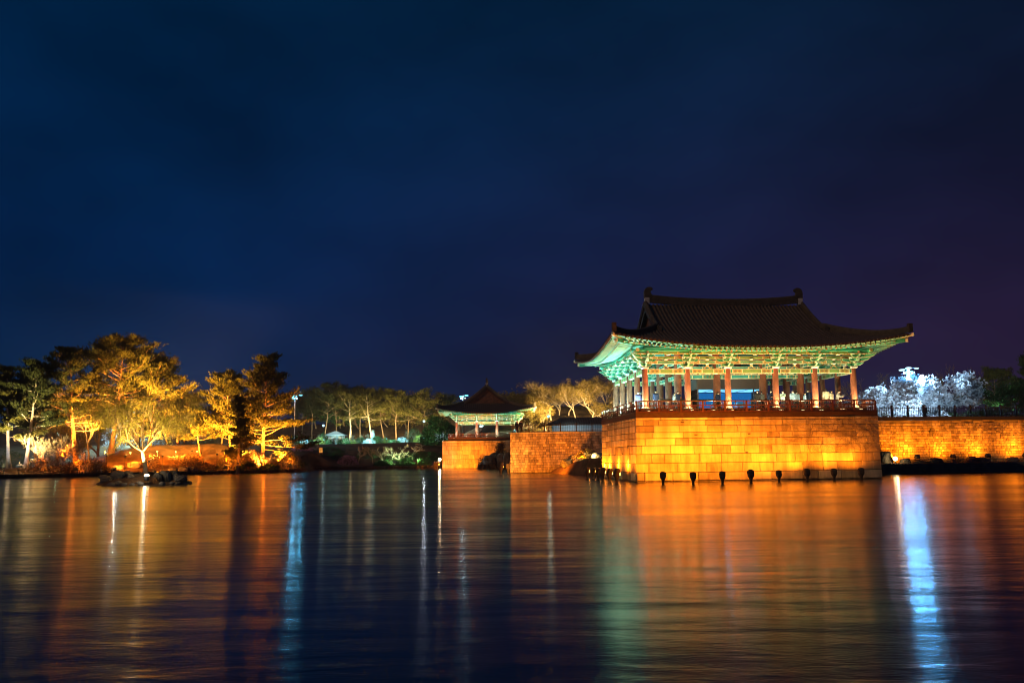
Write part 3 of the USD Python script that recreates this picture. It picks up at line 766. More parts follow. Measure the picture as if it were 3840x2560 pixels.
    def ridges(s):
        o, dg, Hb = s.o, s.dg, s.Hb
        def ridge(pts, w, h, nm):
            m = MB()
            for a, b in zip(pts[:-1], pts[1:]):
                m.beam(a + [0, 0, h * .46], b + [0, 0, h * .46], w, h * .92)
                for q in (.3, .6):
                    m.beam(a + [0, 0, h * q], b + [0, 0, h * q], w + .05, h * .07)
            m.tube([p + [0, 0, h * .92] for p in pts], w * .42, 7)
            s.put(m, nm, 'ridge')
        a0, a1 = -o + dg + .3, s.La + o - dg - .3; zr = s.z0 + C1 * Hb + C2 * Hb * Hb; mid = (a0 + a1) / 2
        ridge([np.array([a, s.Lb / 2, zr - .12 + .42 * abs((a - mid) / (a1 - mid)) ** 2.2]) for a in np.linspace(a0, a1, 15)], .34, .72, 'main_ridge')
        prof = [(-.30, 0), (.42, 0), (.44, .30), (.30, .52), (.34, .70), (.52, .82), (.50, .98), (.30, 1.08), (.02, 1.06), (-.20, .9), (-.30, .6)]
        for a, q in ((a0 - .02, 1), (a1 + .02, -1)):
            tp = trimesh.creation.extrude_polygon(shapely.Polygon(prof).buffer(.02), .34, engine='earcut'); v = np.array(tp.vertices)
            vv = np.stack([a + q * v[:, 0] + q * .05, s.Lb / 2 - .17 + v[:, 2], zr + .72 + v[:, 1]], 1)
            s.put(MB().add(vv, np.array(tp.faces) if q < 0 else np.array(tp.faces)[:, ::-1]), 'ridge_ornament', 'ridge')
            s.put(MB().box((a - .22, s.Lb / 2 - .22, zr + .1), (a + .22, s.Lb / 2 + .22, zr + .74)), 'ridge_end_tile', 'plaster')
        for ag, sg in ((-o + dg, 1), (s.La + o - dg, -1)):
            for side in (0, 1):
                bf = lambda d: (-o + d) if side == 0 else (s.Lb + o - d)
                pts = [np.array([ag + sg * .12, bf(d), s.z0 + C1 * d + C2 * d * d]) for d in np.linspace(dg - .5, Hb - .1, 9)]
                ridge(pts, .32, .46, 'descending_ridge'); e = pts[0]
                s.put(MB().box((e[0] - .18, e[1] - .14, e[2] + .0), (e[0] + .18, e[1] + .14, e[2] + .62)), 'ridge_end_tile', 'ridge')
                pts = [np.array([-o + d if sg > 0 else s.La + o - d, bf(d), s.zroof(d, d) + .18 * max(0, 1 - d / 2.5) ** 2]) for d in np.linspace(.15, dg + .1, 9)]
                ridge(pts, .32, .48, 'hip_ridge'); e = pts[0]
                s.put(MB().box((e[0] - .18, e[1] - .18, e[2] + .02), (e[0] + .18, e[1] + .18, e[2] + .78)), 'ridge_end_tile', 'ridge')


ACOL = [0, 3.95, 7.75, 12.29, 16.05, 19.81]; BCOL = [0, 2.9, 5.98, 9.03, 12.04]
MORG = ORIGIN[:2] + 1.5 * np.array([math.cos(YAW), math.sin(YAW)]) + 2.0 * np.array([-math.sin(YAW), math.cos(YAW)])
big = Pavilion('pavilion', 'large open timber pavilion with green painted brackets and dark tiled roof', MORG, YAW, ACOL, BCOL, 10.18, 6.55, 6.1, 3.7, 5.4, (-1.42, -1.92, 20.85, 13.2),
               [(a, b) for a in ACOL[1:-1] for b in (BCOL[1], BCOL[3])] + [(ACOL[1], BCOL[2]), (ACOL[4], BCOL[2])], .385)
SORG = np.array([.95, 162.0])
small = Pavilion('pavilion', 'small distant pavilion on a lower platform, its gable end facing the pond', SORG, math.pi / 2, [0, 4.1, 8.2], [0, 4.2, 8.4, 12.6], 9.72, 6.6, 6.2, 3.9, 5.2, (-1.6, -1.3, 9.6, 14.3), [], .42)
# ------------------------------------------------------------------ lamps of the place, seen and unseen
def floodlight_proto(name, label, lens, loc, rotz, group, tilt=.55):
    t = thing(name, label, 'floodlight', loc, rotz, group)
    R_ = trimesh.transformations.rotation_matrix(tilt, (1, 0, 0))[:3, :3]; c = np.array([0, 0, .42])
    def rot(mb):
        mb.v = [c + (v @ R_.T) for v in mb.v]; return mb
    hb = MB().add([(-.2, -.2, -.12), (.2, -.2, -.12), (.27, .14, -.19), (-.27, .14, -.19), (-.2, -.2, .12), (.2, -.2, .12), (.27, .14, .19), (-.27, .14, .19)], BOXF)
    for k in range(5):
        hb.box((-.17 + .08 * k, -.26, -.1), (-.15 + .08 * k, -.2, .1))
    put(rot(hb), 'housing', 'lamp_metal', t)
    put(rot(MB().box((-.24, .142, -.165), (.24, .15, .165))), 'lens', lens, t)
    put(MB().beam((-.3, 0, .02), (-.3, 0, .45), .03, .05, up=(0, 1, 0)).beam((.3, 0, .02), (.3, 0, .45), .03, .05, up=(0, 1, 0)).box((-.3, -.05, .015), (.3, .05, .045)), 'bracket', 'iron', t)
    put(MB().box((-.2, -.16, -.25), (.2, .16, .012)), 'base', 'granite_dark', t)
    return t


# cloth-wrapped floodlights standing in the water
def wrapped_proto(label, loc, rotz, group):
    t = thing('wrapped_floodlight', label, 'floodlight', loc, rotz, group)
    ico = trimesh.creation.icosphere(3); v = np.array(ico.vertices)
    q = np.sign(v) * np.abs(v) ** .62; q *= [.31, .24, .40]; q[:, 0] *= 1 + .10 * q[:, 2] / .4
    n = meshkit.fbm(q * 4.5 + 3, 3, 3) - .5; q *= (1 + .30 * n)[:, None]
    a = -.28; q = q @ np.array([[1, 0, 0], [0, math.cos(a), -math.sin(a)], [0, math.sin(a), math.cos(a)]]).T; q += [0, .02, .86]
    keep = MB().add(q, ico.faces); put(keep, 'cloth_cover', 'bagcloth', t, smooth=True)
    put(MB().tube([(0, 0, z) for z in (-.8, -.02, .12, .3, .5, .62)], [.13, .14, .12, .14, .21, .27], 10), 'post', 'bagcloth', t, smooth=True)
    put(MB().tube([(0, 0, -.9), (0, 0, -.02), (0, 0, .03)], [.2, .16, .11], 9), 'foot', 'granite_dark', t)
    put(MB().box((-.2, .262, .68), (.2, .27, .98)), 'lens', 'lamp_orange', t)
    return t


front_px = [(2487, 1814.5), (2600, 1815.5), (2710, 1813), (2817, 1809.5), (2922, 1805), (3028, 1801.5), (3129, 1800), (3231, 1798.5)]
side_px = [(2202, 1791), (2225, 1793), (2243, 1795.5), (2260, 1800), (2286, 1805), (2313, 1810)]
names = ['first', 'second', 'third', 'fourth', 'fifth', 'sixth', 'seventh', 'last']
wp = None
for i, (px, py) in enumerate(front_px):
    p = PZ(px, py, 0); p[2] = 0; lab = f'wrapped floodlight in the water facing the long granite wall, {names[i]} from its corner'
    r = YAW + rng.uniform(-.15, .15)
    if wp is None:
        wp = wrapped_proto(lab, p, r, 'wrapped floodlights in front of the long platform wall'); UsdGeom.Xformable(wp).AddScaleOp().Set(Gf.Vec3f(.8))
    else:
        copy_of(wp, lab, p, r, scale=rng.uniform(.76, .86))
    s0_ = p + [0, .55, 1.0]; dw = (ORIGIN[1] + (p[0] - ORIGIN[0]) * math.tan(YAW)) - s0_[1]
    tgt = s0_ + np.array([rng.uniform(-.5, .5), dw, rng.uniform(3.2, 3.9)])
    spot(s0_, tgt, (9.5 * dw * dw + 95), ORANGE, 70 if dw > 4.2 else 82, .9)
    spot(s0_, tgt + [rng.uniform(-.8, .8), 0, -1.9], 9 * dw * dw * rng.uniform(.3, 1.3), (1, .32, .02), 10 + 26 / dw, 1.0)
for i, (px, py) in enumerate(side_px):
    p = PZ(px, py, 0); p[2] = 0; lab = f'wrapped floodlight beside the short side wall of the platform, {["farthest", "second farthest", "third farthest", "third nearest", "second nearest", "nearest"][i]} along the row'
    copy_of(wp, lab, p, YAW - math.pi / 2 + rng.uniform(-.2, .2), scale=rng.uniform(.9, 1.0), group='wrapped floodlights beside the short platform wall')
    spot(p + [.55, 0, 1.0], p + np.array([2.2, 0, 3.6]), 120, ORANGE, 80, .9)
    spot(p + [.55, 0, 1.0], p + np.array([2.2, .0, 1.75]), 230, (1, .36, .03), 20, 1.0)
for i, (px, py, rz) in enumerate(((1877, 1778, -.6), (1906, 1774, .2))):
    p = PZ(px, py, 0); p[2] = 0
    copy_of(wp, ['wrapped floodlight in open water before the gap between platform and wall', 'wrapped floodlight tight against the bright wall corner'][i], p, rz, scale=[1.35, 1.1][i], group='wrapped floodlights by the wall corner')
p = PZ(1877, 1778, 0); spot((p[0] + .5, 105, 1.2), (3, 110, 3), 430, ORANGE, 85, .9); spot((-.75, 106, .8), (-.2, 110, 2.2), 120, (1, .6, .15), 40, .9)
spot((9.2, 103.5, 2.2), (6, 110, 3.6), 430, ORANGE, 85, .9); spot((4.5, 100, .4), (4.5, 110, 2.6), 560, ORANGE, 80, .9)  # second one unseen, placed low in the water to light the wall
for i, px in enumerate((1627, 1633, 1639)):
    p = P(px, 1758, 157.5); p[2] = 0
    copy_of(wp, f'pale wrapped floodlight by the far platform corner, {["farthest from", "second from", "closest to"][i]} the white lamp', p, -.8, scale=1.25, group='wrapped floodlights by the far platform corner')
# white lamp at the corner of the far platform
p = P(1649, 1722, 158.3)
t = thing('waterside_lamp', 'bright white lamp on a short post at the far platform corner', 'lamp', (p[0], p[1], 0))
put(MB().tube([(0, 0, -1), (0, 0, p[2] - .3)], .09, 8), 'post', 'iron', t); put(MB().tri(trimesh.creation.icosphere(2, .30, )), 'globe', 'lamp_warm', t, off=np.array([0, 0, -p[2]]), smooth=True)
put(MB().tube([(0, 0, p[2] + .28), (0, 0, p[2] + .42)], [.22, .05], 8), 'cap', 'iron', t)
bulb(p + [0, -.5, 0], 40, (1, .78, .45), .2)
for dx, I in ((2.0, 330), (6, 420), (10.5, 420)):  # unseen lamps in the water, placed to wash the platform orange
    spot((-14.5 + dx, 153.5, .5), (-14.5 + dx, 160, 2.4), I * 2.2, ORANGE, 58, .9)

# terrace floodlights
tf = None
TDIR = np.array([rt[0], rt[1], 0]); TN = np.array([-rt[1], rt[0], 0])
tl = [(3417, 'terrace floodlight tilted at the wall, nearest to the glaring lamp'), (3564, 'middle terrace floodlight between dark boulders, tilted at the wall'), (3710, 'small terrace floodlight beyond the pair of boulders'), (3868, 'unseen terrace floodlight at the far end of the terrace')]  # last one is out of view, placed to light the wall end
for i, (px, lab) in enumerate(tl):
    q = P(px, 1730, 86); u = (q[0] - RW0[0]) / rt[0]; b = np.array([RW0[0], RW0[1], 0]) + TDIR * u - TN * 1.9; b[2] = 1.42
    if tf is None:
        tf = floodlight_proto('terrace_floodlight', lab, 'lamp_orange', b, rang, 'floodlights on the terrace')
    else:
        copy_of(tf, lab, b, rang + rng.uniform(-.3, .3))
    spot(b + TN * .35 + [0, 0, .35], b + TN * 2 + [0, 0, 3.4], 200, ORANGE, 80, .9); spot(b + TN * .35 + [0, 0, .35], b + TN * 2 + [0, 0, 2.3], 90, (1, .32, .02), 36, 1)
b = P(3357, 1719, 84.2)
g = thing('glaring_lamp', 'glaring round lamp on the terrace beside the platform corner', 'lamp', (b[0], b[1], 1.16))
put(MB().tube([(0, 0, 0), (0, 0, b[2] - 1.3)], .06, 8), 'post', 'iron', g); put(MB().tri(trimesh.creation.icosphere(2, .23)), 'globe', 'lamp_warm', g, off=np.array([0, 0, 1.16 - b[2]]), smooth=True)
put(MB().tube([(0, .05, b[2] - 1.16), (0, .34, b[2] - 1.16)], [.25, .12], 10), 'housing', 'iron', g)
bulb(b - [0, .45, 0], 7, (1, .7, .3), .12); spot(b + [.1, .3, .1], b + [.3, 2.4, 1.6], 150, ORANGE, 75, .9)

# deck lamps of both pavilions
dl = None
CW, CL = (1.0, .80, .40), (.42, 1.0, .94)
def deck_lamp(p, lab, rz, grp):
    global dl
    if dl is None:
        dl = thing('deck_lamp', lab, 'lamp', p, rz, grp)
        put(MB().add([(-.13, -.09, 0), (.13, -.09, 0), (.13, .09, 0), (-.13, .09, 0), (-.17, -.12, .2), (.17, -.12, .2), (.17, .12, .2), (-.17, .12, .2)], BOXF), 'housing', 'iron', dl)
        put(MB().box((-.14, -.09, .201), (.14, .09, .206)), 'lens', 'lamp_warm', dl)
    else:
        copy_of(dl, lab, p, rz, group=grp)
for i, a in enumerate(ACOL):
    deck_lamp(big.world((a, -1.05, 6.104)), f'small uplight box on the front deck, at the {["corner", "second", "third", "fourth", "fifth", "last"][i]} front column', YAW, 'uplights along the front columns')
    disk(big.world((a, -.95, 6.66)), (-.03, .35, 1), 38, CW, .12)
    if i:  # unseen bay uplights, placed to light the eaves evenly
        deck_lamp(big.world(((a + ACOL[i - 1]) / 2, -1.3, 6.104)), f'unseen uplight box on the front deck, in the {["", "first", "second", "middle", "fourth", "last"][i]} bay from the corner', YAW, 'uplights in the front bays')
        disk(big.world(((a + ACOL[i - 1]) / 2, -1.3, 6.64)), (0, .12, 1), 32, CW, .12)
for i, b in enumerate(BCOL):
    if i:
        deck_lamp(big.world((-1.1, b, 6.104)), f'small uplight box on the side deck, {["", "second", "third", "fourth", "fifth"][i]} side column', YAW + math.pi / 2, 'uplights along the side columns')
    disk(big.world((-1.0, b + .4, 6.66)), (.25, 0, 1), 105, CL, .12); disk(big.world((big.La + 1.0, b, 6.34)), (0, 0, 1), 12, CW, .12)
for a in (3, 9.9, 17):  # unseen lamps, placed to light the rear eaves
    disk(big.world((a, 13.0, 6.34)), (0, 0, 1), 14, CL, .12)
for a, b in ((2, 3), (2, 9), (6, 10.5), (14, 10.5), (17.8, 9), (17.8, 3), (10, 1.5)):  # unseen floor lamps, placed to light the interior teal
    disk(big.world((a, b, 6.7)), (0, 0, 1), 8, (.40, .95, 1.0), .15)
for a, b, I in ((-1.3, -.4, 1.6), (-1.3, 4.2, 2.2), (-1.3, 8.4, 2.2), (-1.3, 13.0, 2.2), (-1.3, 2.1, 1.8), (-1.3, 6.3, 1.8), (-1.3, 10.5, 1.8), (2.0, 14.0, 2), (6.0, 14.0, 1.5), (2.5, -1.2, .8), (4, 4, 1), (4, 9, 1)):
    if a < 0:  # unseen uplights, placed to light the small pavilion eaves
        deck_lamp(small.world((a, b, 6.204)), 'unseen uplight box on the small pavilion deck, ' + {-.4: 'at the end column nearest the stone wall', 2.1: 'in the bay nearest the stone wall', 4.2: 'at the second column from the stone wall', 6.3: 'in the middle bay', 8.4: 'at the third column from the stone wall', 10.5: 'in the bay farthest from the stone wall', 13.0: 'at the end column above the white lamp'}[b], 0, 'uplights of the small pavilion')
    disk(small.world((a, b, 6.7)), (.3 if a < 0 else 0, 0, 1), I * 22, (.55, 1.0, .90), .12)
for b in (0, 4.2, 8.4, 12.6):  # unseen narrow lamps, placed to light the column fronts
    q = small.world((-1.35, b, 6.7)); spot(q, small.world((0, b, 7.7)), 14, (1, .82, .72), 17, .8)

# street lamps with clustered heads
def street_lamp(label, p, zg, heads, col, lens, I, floods=True):
    t = thing('street_lamp', label, 'street lamp', (p[0], p[1], zg)); h = p[2] - zg
    put(MB().tube([(0, 0, -.3), (0, 0, h * .5), (0, 0, h)], [.16, .13, .11], 10), 'pole', 'pole_paint', t, smooth=True)
    put(MB().tube([(0, 0, h - .1), (0, 0, h + .25)], [.16, .22], 10), 'hub', 'pole_paint', t)
    for k, (dx, dz, r) in enumerate(heads):
        put(MB().beam((0, 0, h + .05), (dx, -.1, h + dz + .12), .08, .08), 'arm', 'pole_paint', t)
        s_ = trimesh.creation.icosphere(2); v = np.array(s_.vertices) * [r, r * .8, r * .36]
        put(MB().add(v + [dx, -.15, h + dz], s_.faces), 'lamp_head', lens, t, smooth=True)
        bulb(p + [dx, -.15, dz - .45], I / len(heads), col, .25)
    if floods:
        for dx in (-.42, .55):
            put(MB().box((dx - .17, -.25, h - .62), (dx + .17, .05, h - .3)).beam((dx, 0, h - .5), (0, 0, h - .2), .06, .06), 'side_flood', 'white_wall', t)
    return t


q = P(3405, 1384, 97)
street_lamp('street lamp with five white heads above the cherry blossom', q, 6, [(-.85, -.12, .38), (0, .12, .40), (1.0, .08, .30)], (.10, .48, 1.0), 'lamp_white', 170)
q = P(1106, 1487, 190)
street_lamp('tall lit street lamp beside the tall waterside pines', q, gz1(q[0], q[1]), [(0, .1, .62), (1.5, .35, .42), (-.6, -.2, .38)], (.10, .62, 1.0), 'lamp_cyan', 75)
q = P(1736, 1486, 195)
street_lamp('street lamp peeping over the small pavilion roof', q, 6, [(-.3, 0, .6), (.9, .2, .5)], (.5, .9, 1.0), 'lamp_cyan', 40)
q = P(462, 1487, 168)
street_lamp('street lamp glimpsed through the golden willow crown', q, gz1(q[0], q[1]), [(-.6, 0, .6), (.7, 0, .6)], (.35, .82, 1.0), 'lamp_white', 3200, floods=False)
for i, (px, py, Y, lab, I, ln, cl) in enumerate(((213, 1629, 150, 'low round park lamp shining teal behind the orange bush', 40, 'lamp_cyan', (.35, .95, .85)), (1590, 1579, 215, 'small park lamp left of the dark green tree', 40, 'lamp_white', (.8, .9, 1)),
        (2056, 1561, 150, 'small park lamp on the slope above the stone wall', 6, 'lamp_cyan', (.7, 1, .8)), (1213, 1595, 222, 'tiny park lamp among the far trunks', 4, 'lamp_white', (.6, .85, 1)), (1593, 1643, 200, 'low park lamp beside the small white hut', 7, 'lamp_white', (.6, .9, 1)),
        (436, 1633, 165, 'small park lamp behind the willow trunk', 120, 'lamp_white', (.7, .95, .9)), (566, 1646, 165, 'small park lamp low behind the willow', 120, 'lamp_white', (.8, .95, .8)))):
    q = P(px, py, Y); zg = gz1(q[0], q[1]); zg = min(zg, q[2] - .7)
    t = thing('park_lamp', lab, 'lamp', (q[0], q[1], zg)); h = q[2] - zg; r = .0026 * Y if i in (0, 4) else .0016 * Y
    put(MB().tube([(0, 0, -.2), (0, 0, h - r * .8)], .06, 7), 'post', 'iron', t); put(MB().tri(trimesh.creation.icosphere(2, r)), 'globe', ln, t, off=np.array([0, 0, -h]), smooth=True); put(MB().tube([(0, 0, h + r * .9), (0, 0, h + r * 1.15)], [r * .7, .02], 8), 'cap', 'iron', t)
    bulb(q - [0, r + .15, 0], I, cl, .2)

# garden floodlights
gl = [(145, 121.5, 'garden floodlight under the big orange bush', (1, .26, .012), 420, (-1.5, 10, 5)), (283, 123, 'garden floodlight between the orange bush and the pale rocks', (1, .30, .02), 700, (0, 14, 9)), (428, 125, 'garden floodlight on the shore beside the small pale rocks', (1, .36, .035), 900, (2, 14, 10)),
      (578, 127, 'garden floodlight on the shore just beyond the willow trunk', (1, .30, .02), 700, (2, 14, 6)), (845, 133, 'garden floodlight under the dark young pine', (1, .29, .015), 900, (1.5, 9, 5)), (1085, 138.6, 'garden floodlight inside the last orange shrub', (1, .30, .02), 460, (-2, 6, 5))]
gp = None
for px, Y, lab, c, I, tg in gl:
    x = P(px, 1740, Y)[0]; z = gz1(x, Y); p = np.array([x, Y, z])
    if gp is None:
        gp = floodlight_proto('garden_floodlight', lab, 'lamp_orange', p, .1, 'floodlights along the garden shore')
    else:
        copy_of(gp, lab, p, rng.uniform(-.3, .3), scale=1.3)
    spot(p + [0, .3, .6], p + np.array(tg, float), I * .11, c, 66, .8); spot(p + [.1, -.2, 1.7], p + np.array([tg[0] * 1.5, 12, 2.6]), I * .34, (1, .22, .008), 50, .9)
for px, Y, dz, tg, c, I in ((320, 127, 2.4, (-1, 7, 10), (1, .36, .04), 2800), (400, 124.4, 2.7, (1, 13, 12), (1, .46, .065), 8000), (470, 125.5, 2.6, (2, 14, 13), (1, .45, .06), 6500), (235, 126.5, 2.2, (1, 6, 11), (1, .34, .03), 2400), (610, 128.5, 2.6, (0, 14, 10), (1, .42, .05), 5500), (15, 117.5, .6, (-.5, 7, 8), (.85, .92, 1.0), 500), (72, 118.8, .6, (0, 6, 9), (1, .93, .75), 130), (765, 134.5, 1.2, (10, 6, 11.5), (1, .42, .05), 3000),
        (8, 117.2, 1.0, (2.5, 8, 11), (1, .74, .26), 2600), (392, 125, 3.3, (-6, 9, 14), (1, .46, .065), 5000), (560, 127.6, 1.8, (-1, 12, 14), (1, .46, .065), 4500), (905, 134.4, 2.4, (4, 7, 13), (1, .42, .05), 3600), (720, 132.5, 3.2, (0, 10, 6), (1, .34, .03), 2800), (965, 134.2, 2.6, (1, 6, 9), (1, .37, .04), 5000), (1045, 136.6, 2.4, (-2, 4, 8), (1, .33, .03), 3000), (815, 132.6, 2.8, (2, 10, 9), (1, .38, .04), 4200)):
    x = P(px, 1740, Y)[0]; z = gz1(x, Y); p = np.array([x, Y, z + dz])
    UNSEEN_LAMPS.append((p, tg)); spot(p, p + np.array(tg, float), I * (2.3 if I > 2000 else 1), c, 46, .9)  # unseen lamps, placed to light the garden tree crowns
for px, Y, dz, tg, I in ((400, 126.5, 2.2, (1, 9, .2), 330), (490, 128.5, 2.3, (1, 9, .3), 380), (590, 131, 2.3, (0, 9, .6), 380), (660, 132.5, 2.2, (0, 9, .6), 330), (740, 135, 2.0, (0, 8, .4), 360), (230, 124.5, 2.0, (1, 8, .3), 300), (893, 131.2, .9, (0, 3, 4), 130)):
    x = P(px, 1740, Y)[0]; z = gz1(x, Y); p = np.array([x, Y, max(z, .4) + dz + .5]); UNSEEN_LAMPS.append((p, tg)); spot(p, p + np.array(tg, float), I, (1, .22, .006), 72, .8)  # unseen lamps, placed to light the mound
# green-white floods on the far bank, unseen floods placed to light the far trees
for px, Y, lab in ((1480, 168.6, 'floodlight on the green lawn under the bare plum trees'), (1556, 169.2, 'floodlight on the green lawn nearer to the small pavilion')):
    x = P(px, 1722, Y)[0]; z = gz1(x, Y); p = np.array([x, Y, z])
    copy_of(gp, lab, p, 0, scale=1.6, group='floodlights on the green lawn')
    spot(p + [0, .35, .5], p + [.3, 4, 1.1], 620, (.66, 1, .50), 68, .8)
for px, Y, dz, tg, c, I in ((1330, 236, 1.2, (0, 14, 7), (1, .74, .28), 4200), (1440, 236, 1.2, (2, 14, 7), (1, .74, .28), 4200), (1550, 234, 1.2, (0, 14, 8), (1, .72, .26), 3200), (1245, 240, 1.2, (0, 12, 7), (.8, .85, .5), 1500), (1640, 225, 1, (0, 14, 9), (1, .72, .28), 2400),
        (2060, 153, 1.2, (4, 16, 8), (1, .70, .26), 4200), (2180, 150, 1.2, (3, 16, 9), (1, .66, .22), 3600), (2120, 158, 1.2, (0, 12, 7), (1, .66, .22), 3200), (2010, 166, 1.2, (0, 12, 7), (1, .66, .22), 2600), (3560, 118, 1.0, (4, 16, 8), (.7, .75, .5), 200), (3800, 100, 1.0, (2, 9, 5), (.55, 1, .6), 520), (3730, 108, 1.0, (2, 16, 7), (1, .75, .4), 500)):
    x = P(px, 1700, Y)[0]; z = gz1(x, Y); p = np.array([x, Y, z + dz]); UNSEEN_LAMPS.append((p, tg)); spot(p, p + np.array(tg, float) + [0, 0, 2], I, c, 55, .8)
x = P(2040, 1700, 150)[0]; spot((x, 150, 7.0), (P(1970, 1700, 162)[0] + 1, 163, 14), 900, (1, .66, .22), 24, .8)  # unseen lamp, placed to light the golden tree by the small pavilion
spot((-7, 152, .8), (-5.6, 163, 15.2), 900, ORANGE, 20, .9)  # unseen lamp, placed to light the small gable orange
# island lamp
ISL = np.array([P(546, 1790, 78.9)[0], 78.9, 0.0])
p = P(550, 1780.5, 77.0)
t = thing('island_lamp', 'bright low lamp at the willow foot on the island', 'lamp', (p[0], p[1], p[2] - .25))
put(MB().tube([(0, 0, -.3), (0, 0, .12)], [.2, .26], 12), 'housing', 'iron', t); s_ = trimesh.creation.icosphere(2); put(MB().add(np.array(s_.vertices) * [.25, .18, .12] + [0, 0, .22], s_.faces), 'lens', 'lamp_warm', t, smooth=True)
spot(p + [.2, -.7, .7], p + [.3, 2.0, 7], 900, (1, .68, .17), 58, .7); bulb(p + [0, -.45, .1], 8, (1, .85, .6), .1)
spot(p + [-1.3, 1.2, 1.1], p + [-2, 2.2, 7], 800, (1, .68, .17), 62, .7)
# ------------------------------------------------------------------ trees and shrubs
def unit(v):
    return v / (np.linalg.norm(v, axis=-1, keepdims=True) + 1e-9)


def grow(R, p, d, L, r, levels, kids, ratio=.68, spread=.65, up=.10, gnarl=.16, nseg=3, rk=.62, flat=0.0):
    """branches level by level; returns segments of every level and the twig ends"""
    p = np.atleast_2d(np.asarray(p, float)); d = unit(np.atleast_2d(np.asarray(d, float))); n = len(p); L = np.broadcast_to(np.asarray(L, float), (n,)).copy(); r = np.broadcast_to(np.asarray(r, float), (n,)).copy(); out = []
    for lv in range(levels):
        nodes = [p]; dirs = [d]; A, B, ra, rb = [], [], [], []
        q, dd = p, d
        for k in range(nseg):
            dd = unit(dd + R.normal(size=dd.shape) * gnarl + [0, 0, up * (1 if lv else .5)]); nq = q + dd * (L / nseg)[:, None]
            A.append(q); B.append(nq); ra.append(r * (1 - .45 * k / nseg)); rb.append(r * (1 - .45 * (k + 1) / nseg)); q = nq; nodes.append(q); dirs.append(dd)
        out.append(tuple(np.concatenate(x) for x in (A, B, ra, rb)))
        N = np.stack(nodes); D = np.stack(dirs); m = len(p)
        if lv == levels - 1:
            return out, N.reshape(-1, 3), q, dd
        kk = kids[lv] if np.ndim(kids) else kids
        who = np.repeat(np.arange(m), kk); pos = R.integers(1, nseg + 1, len(who)); pos[::kk] = nseg
        base = D[pos, who]; perp = unit(np.cross(base, R.normal(size=base.shape))); s = spread * R.uniform(.55, 1.3, len(who))
        nd = base * np.cos(s)[:, None] + perp * np.sin(s)[:, None]; nd[:, 2] *= 1 - flat; d = unit(nd); p = N[pos, who]
        L = L[who] * ratio * R.uniform(.75, 1.2, len(who)); r = r[who] * rk


def tree_parts(t, segs, split, bark, twig, thick=.012, trunkpts=None, trunkr=None, root=0):
    mb = MB()
    if trunkpts is not None:
        mb.tube(trunkpts, trunkr, 8)
    for A, B, ra, rb in segs[:split]:
        mb.segs(A, B, np.maximum(ra, thick), np.maximum(rb, thick), 5)
    if root:
        mb.tube([(0, 0, -.25), (0, 0, .05), (0, 0, .12)], [root, root * .8, root * .2], 10)
    put(mb, 'trunk', bark, t, smooth=True)
    cr = MB()
    for A, B, ra, rb in segs[split:]:
        cr.segs(A, B, np.maximum(ra, thick), np.maximum(rb, thick), 3)
    return cr


def spot_for(px, Y, sink=.15):
    x = P(px, 1700, Y)[0]; return np.array([x, Y, gz1(x, Y) - sink])


def ztop(px, py, Y):
    return P(px, py, Y)[2]


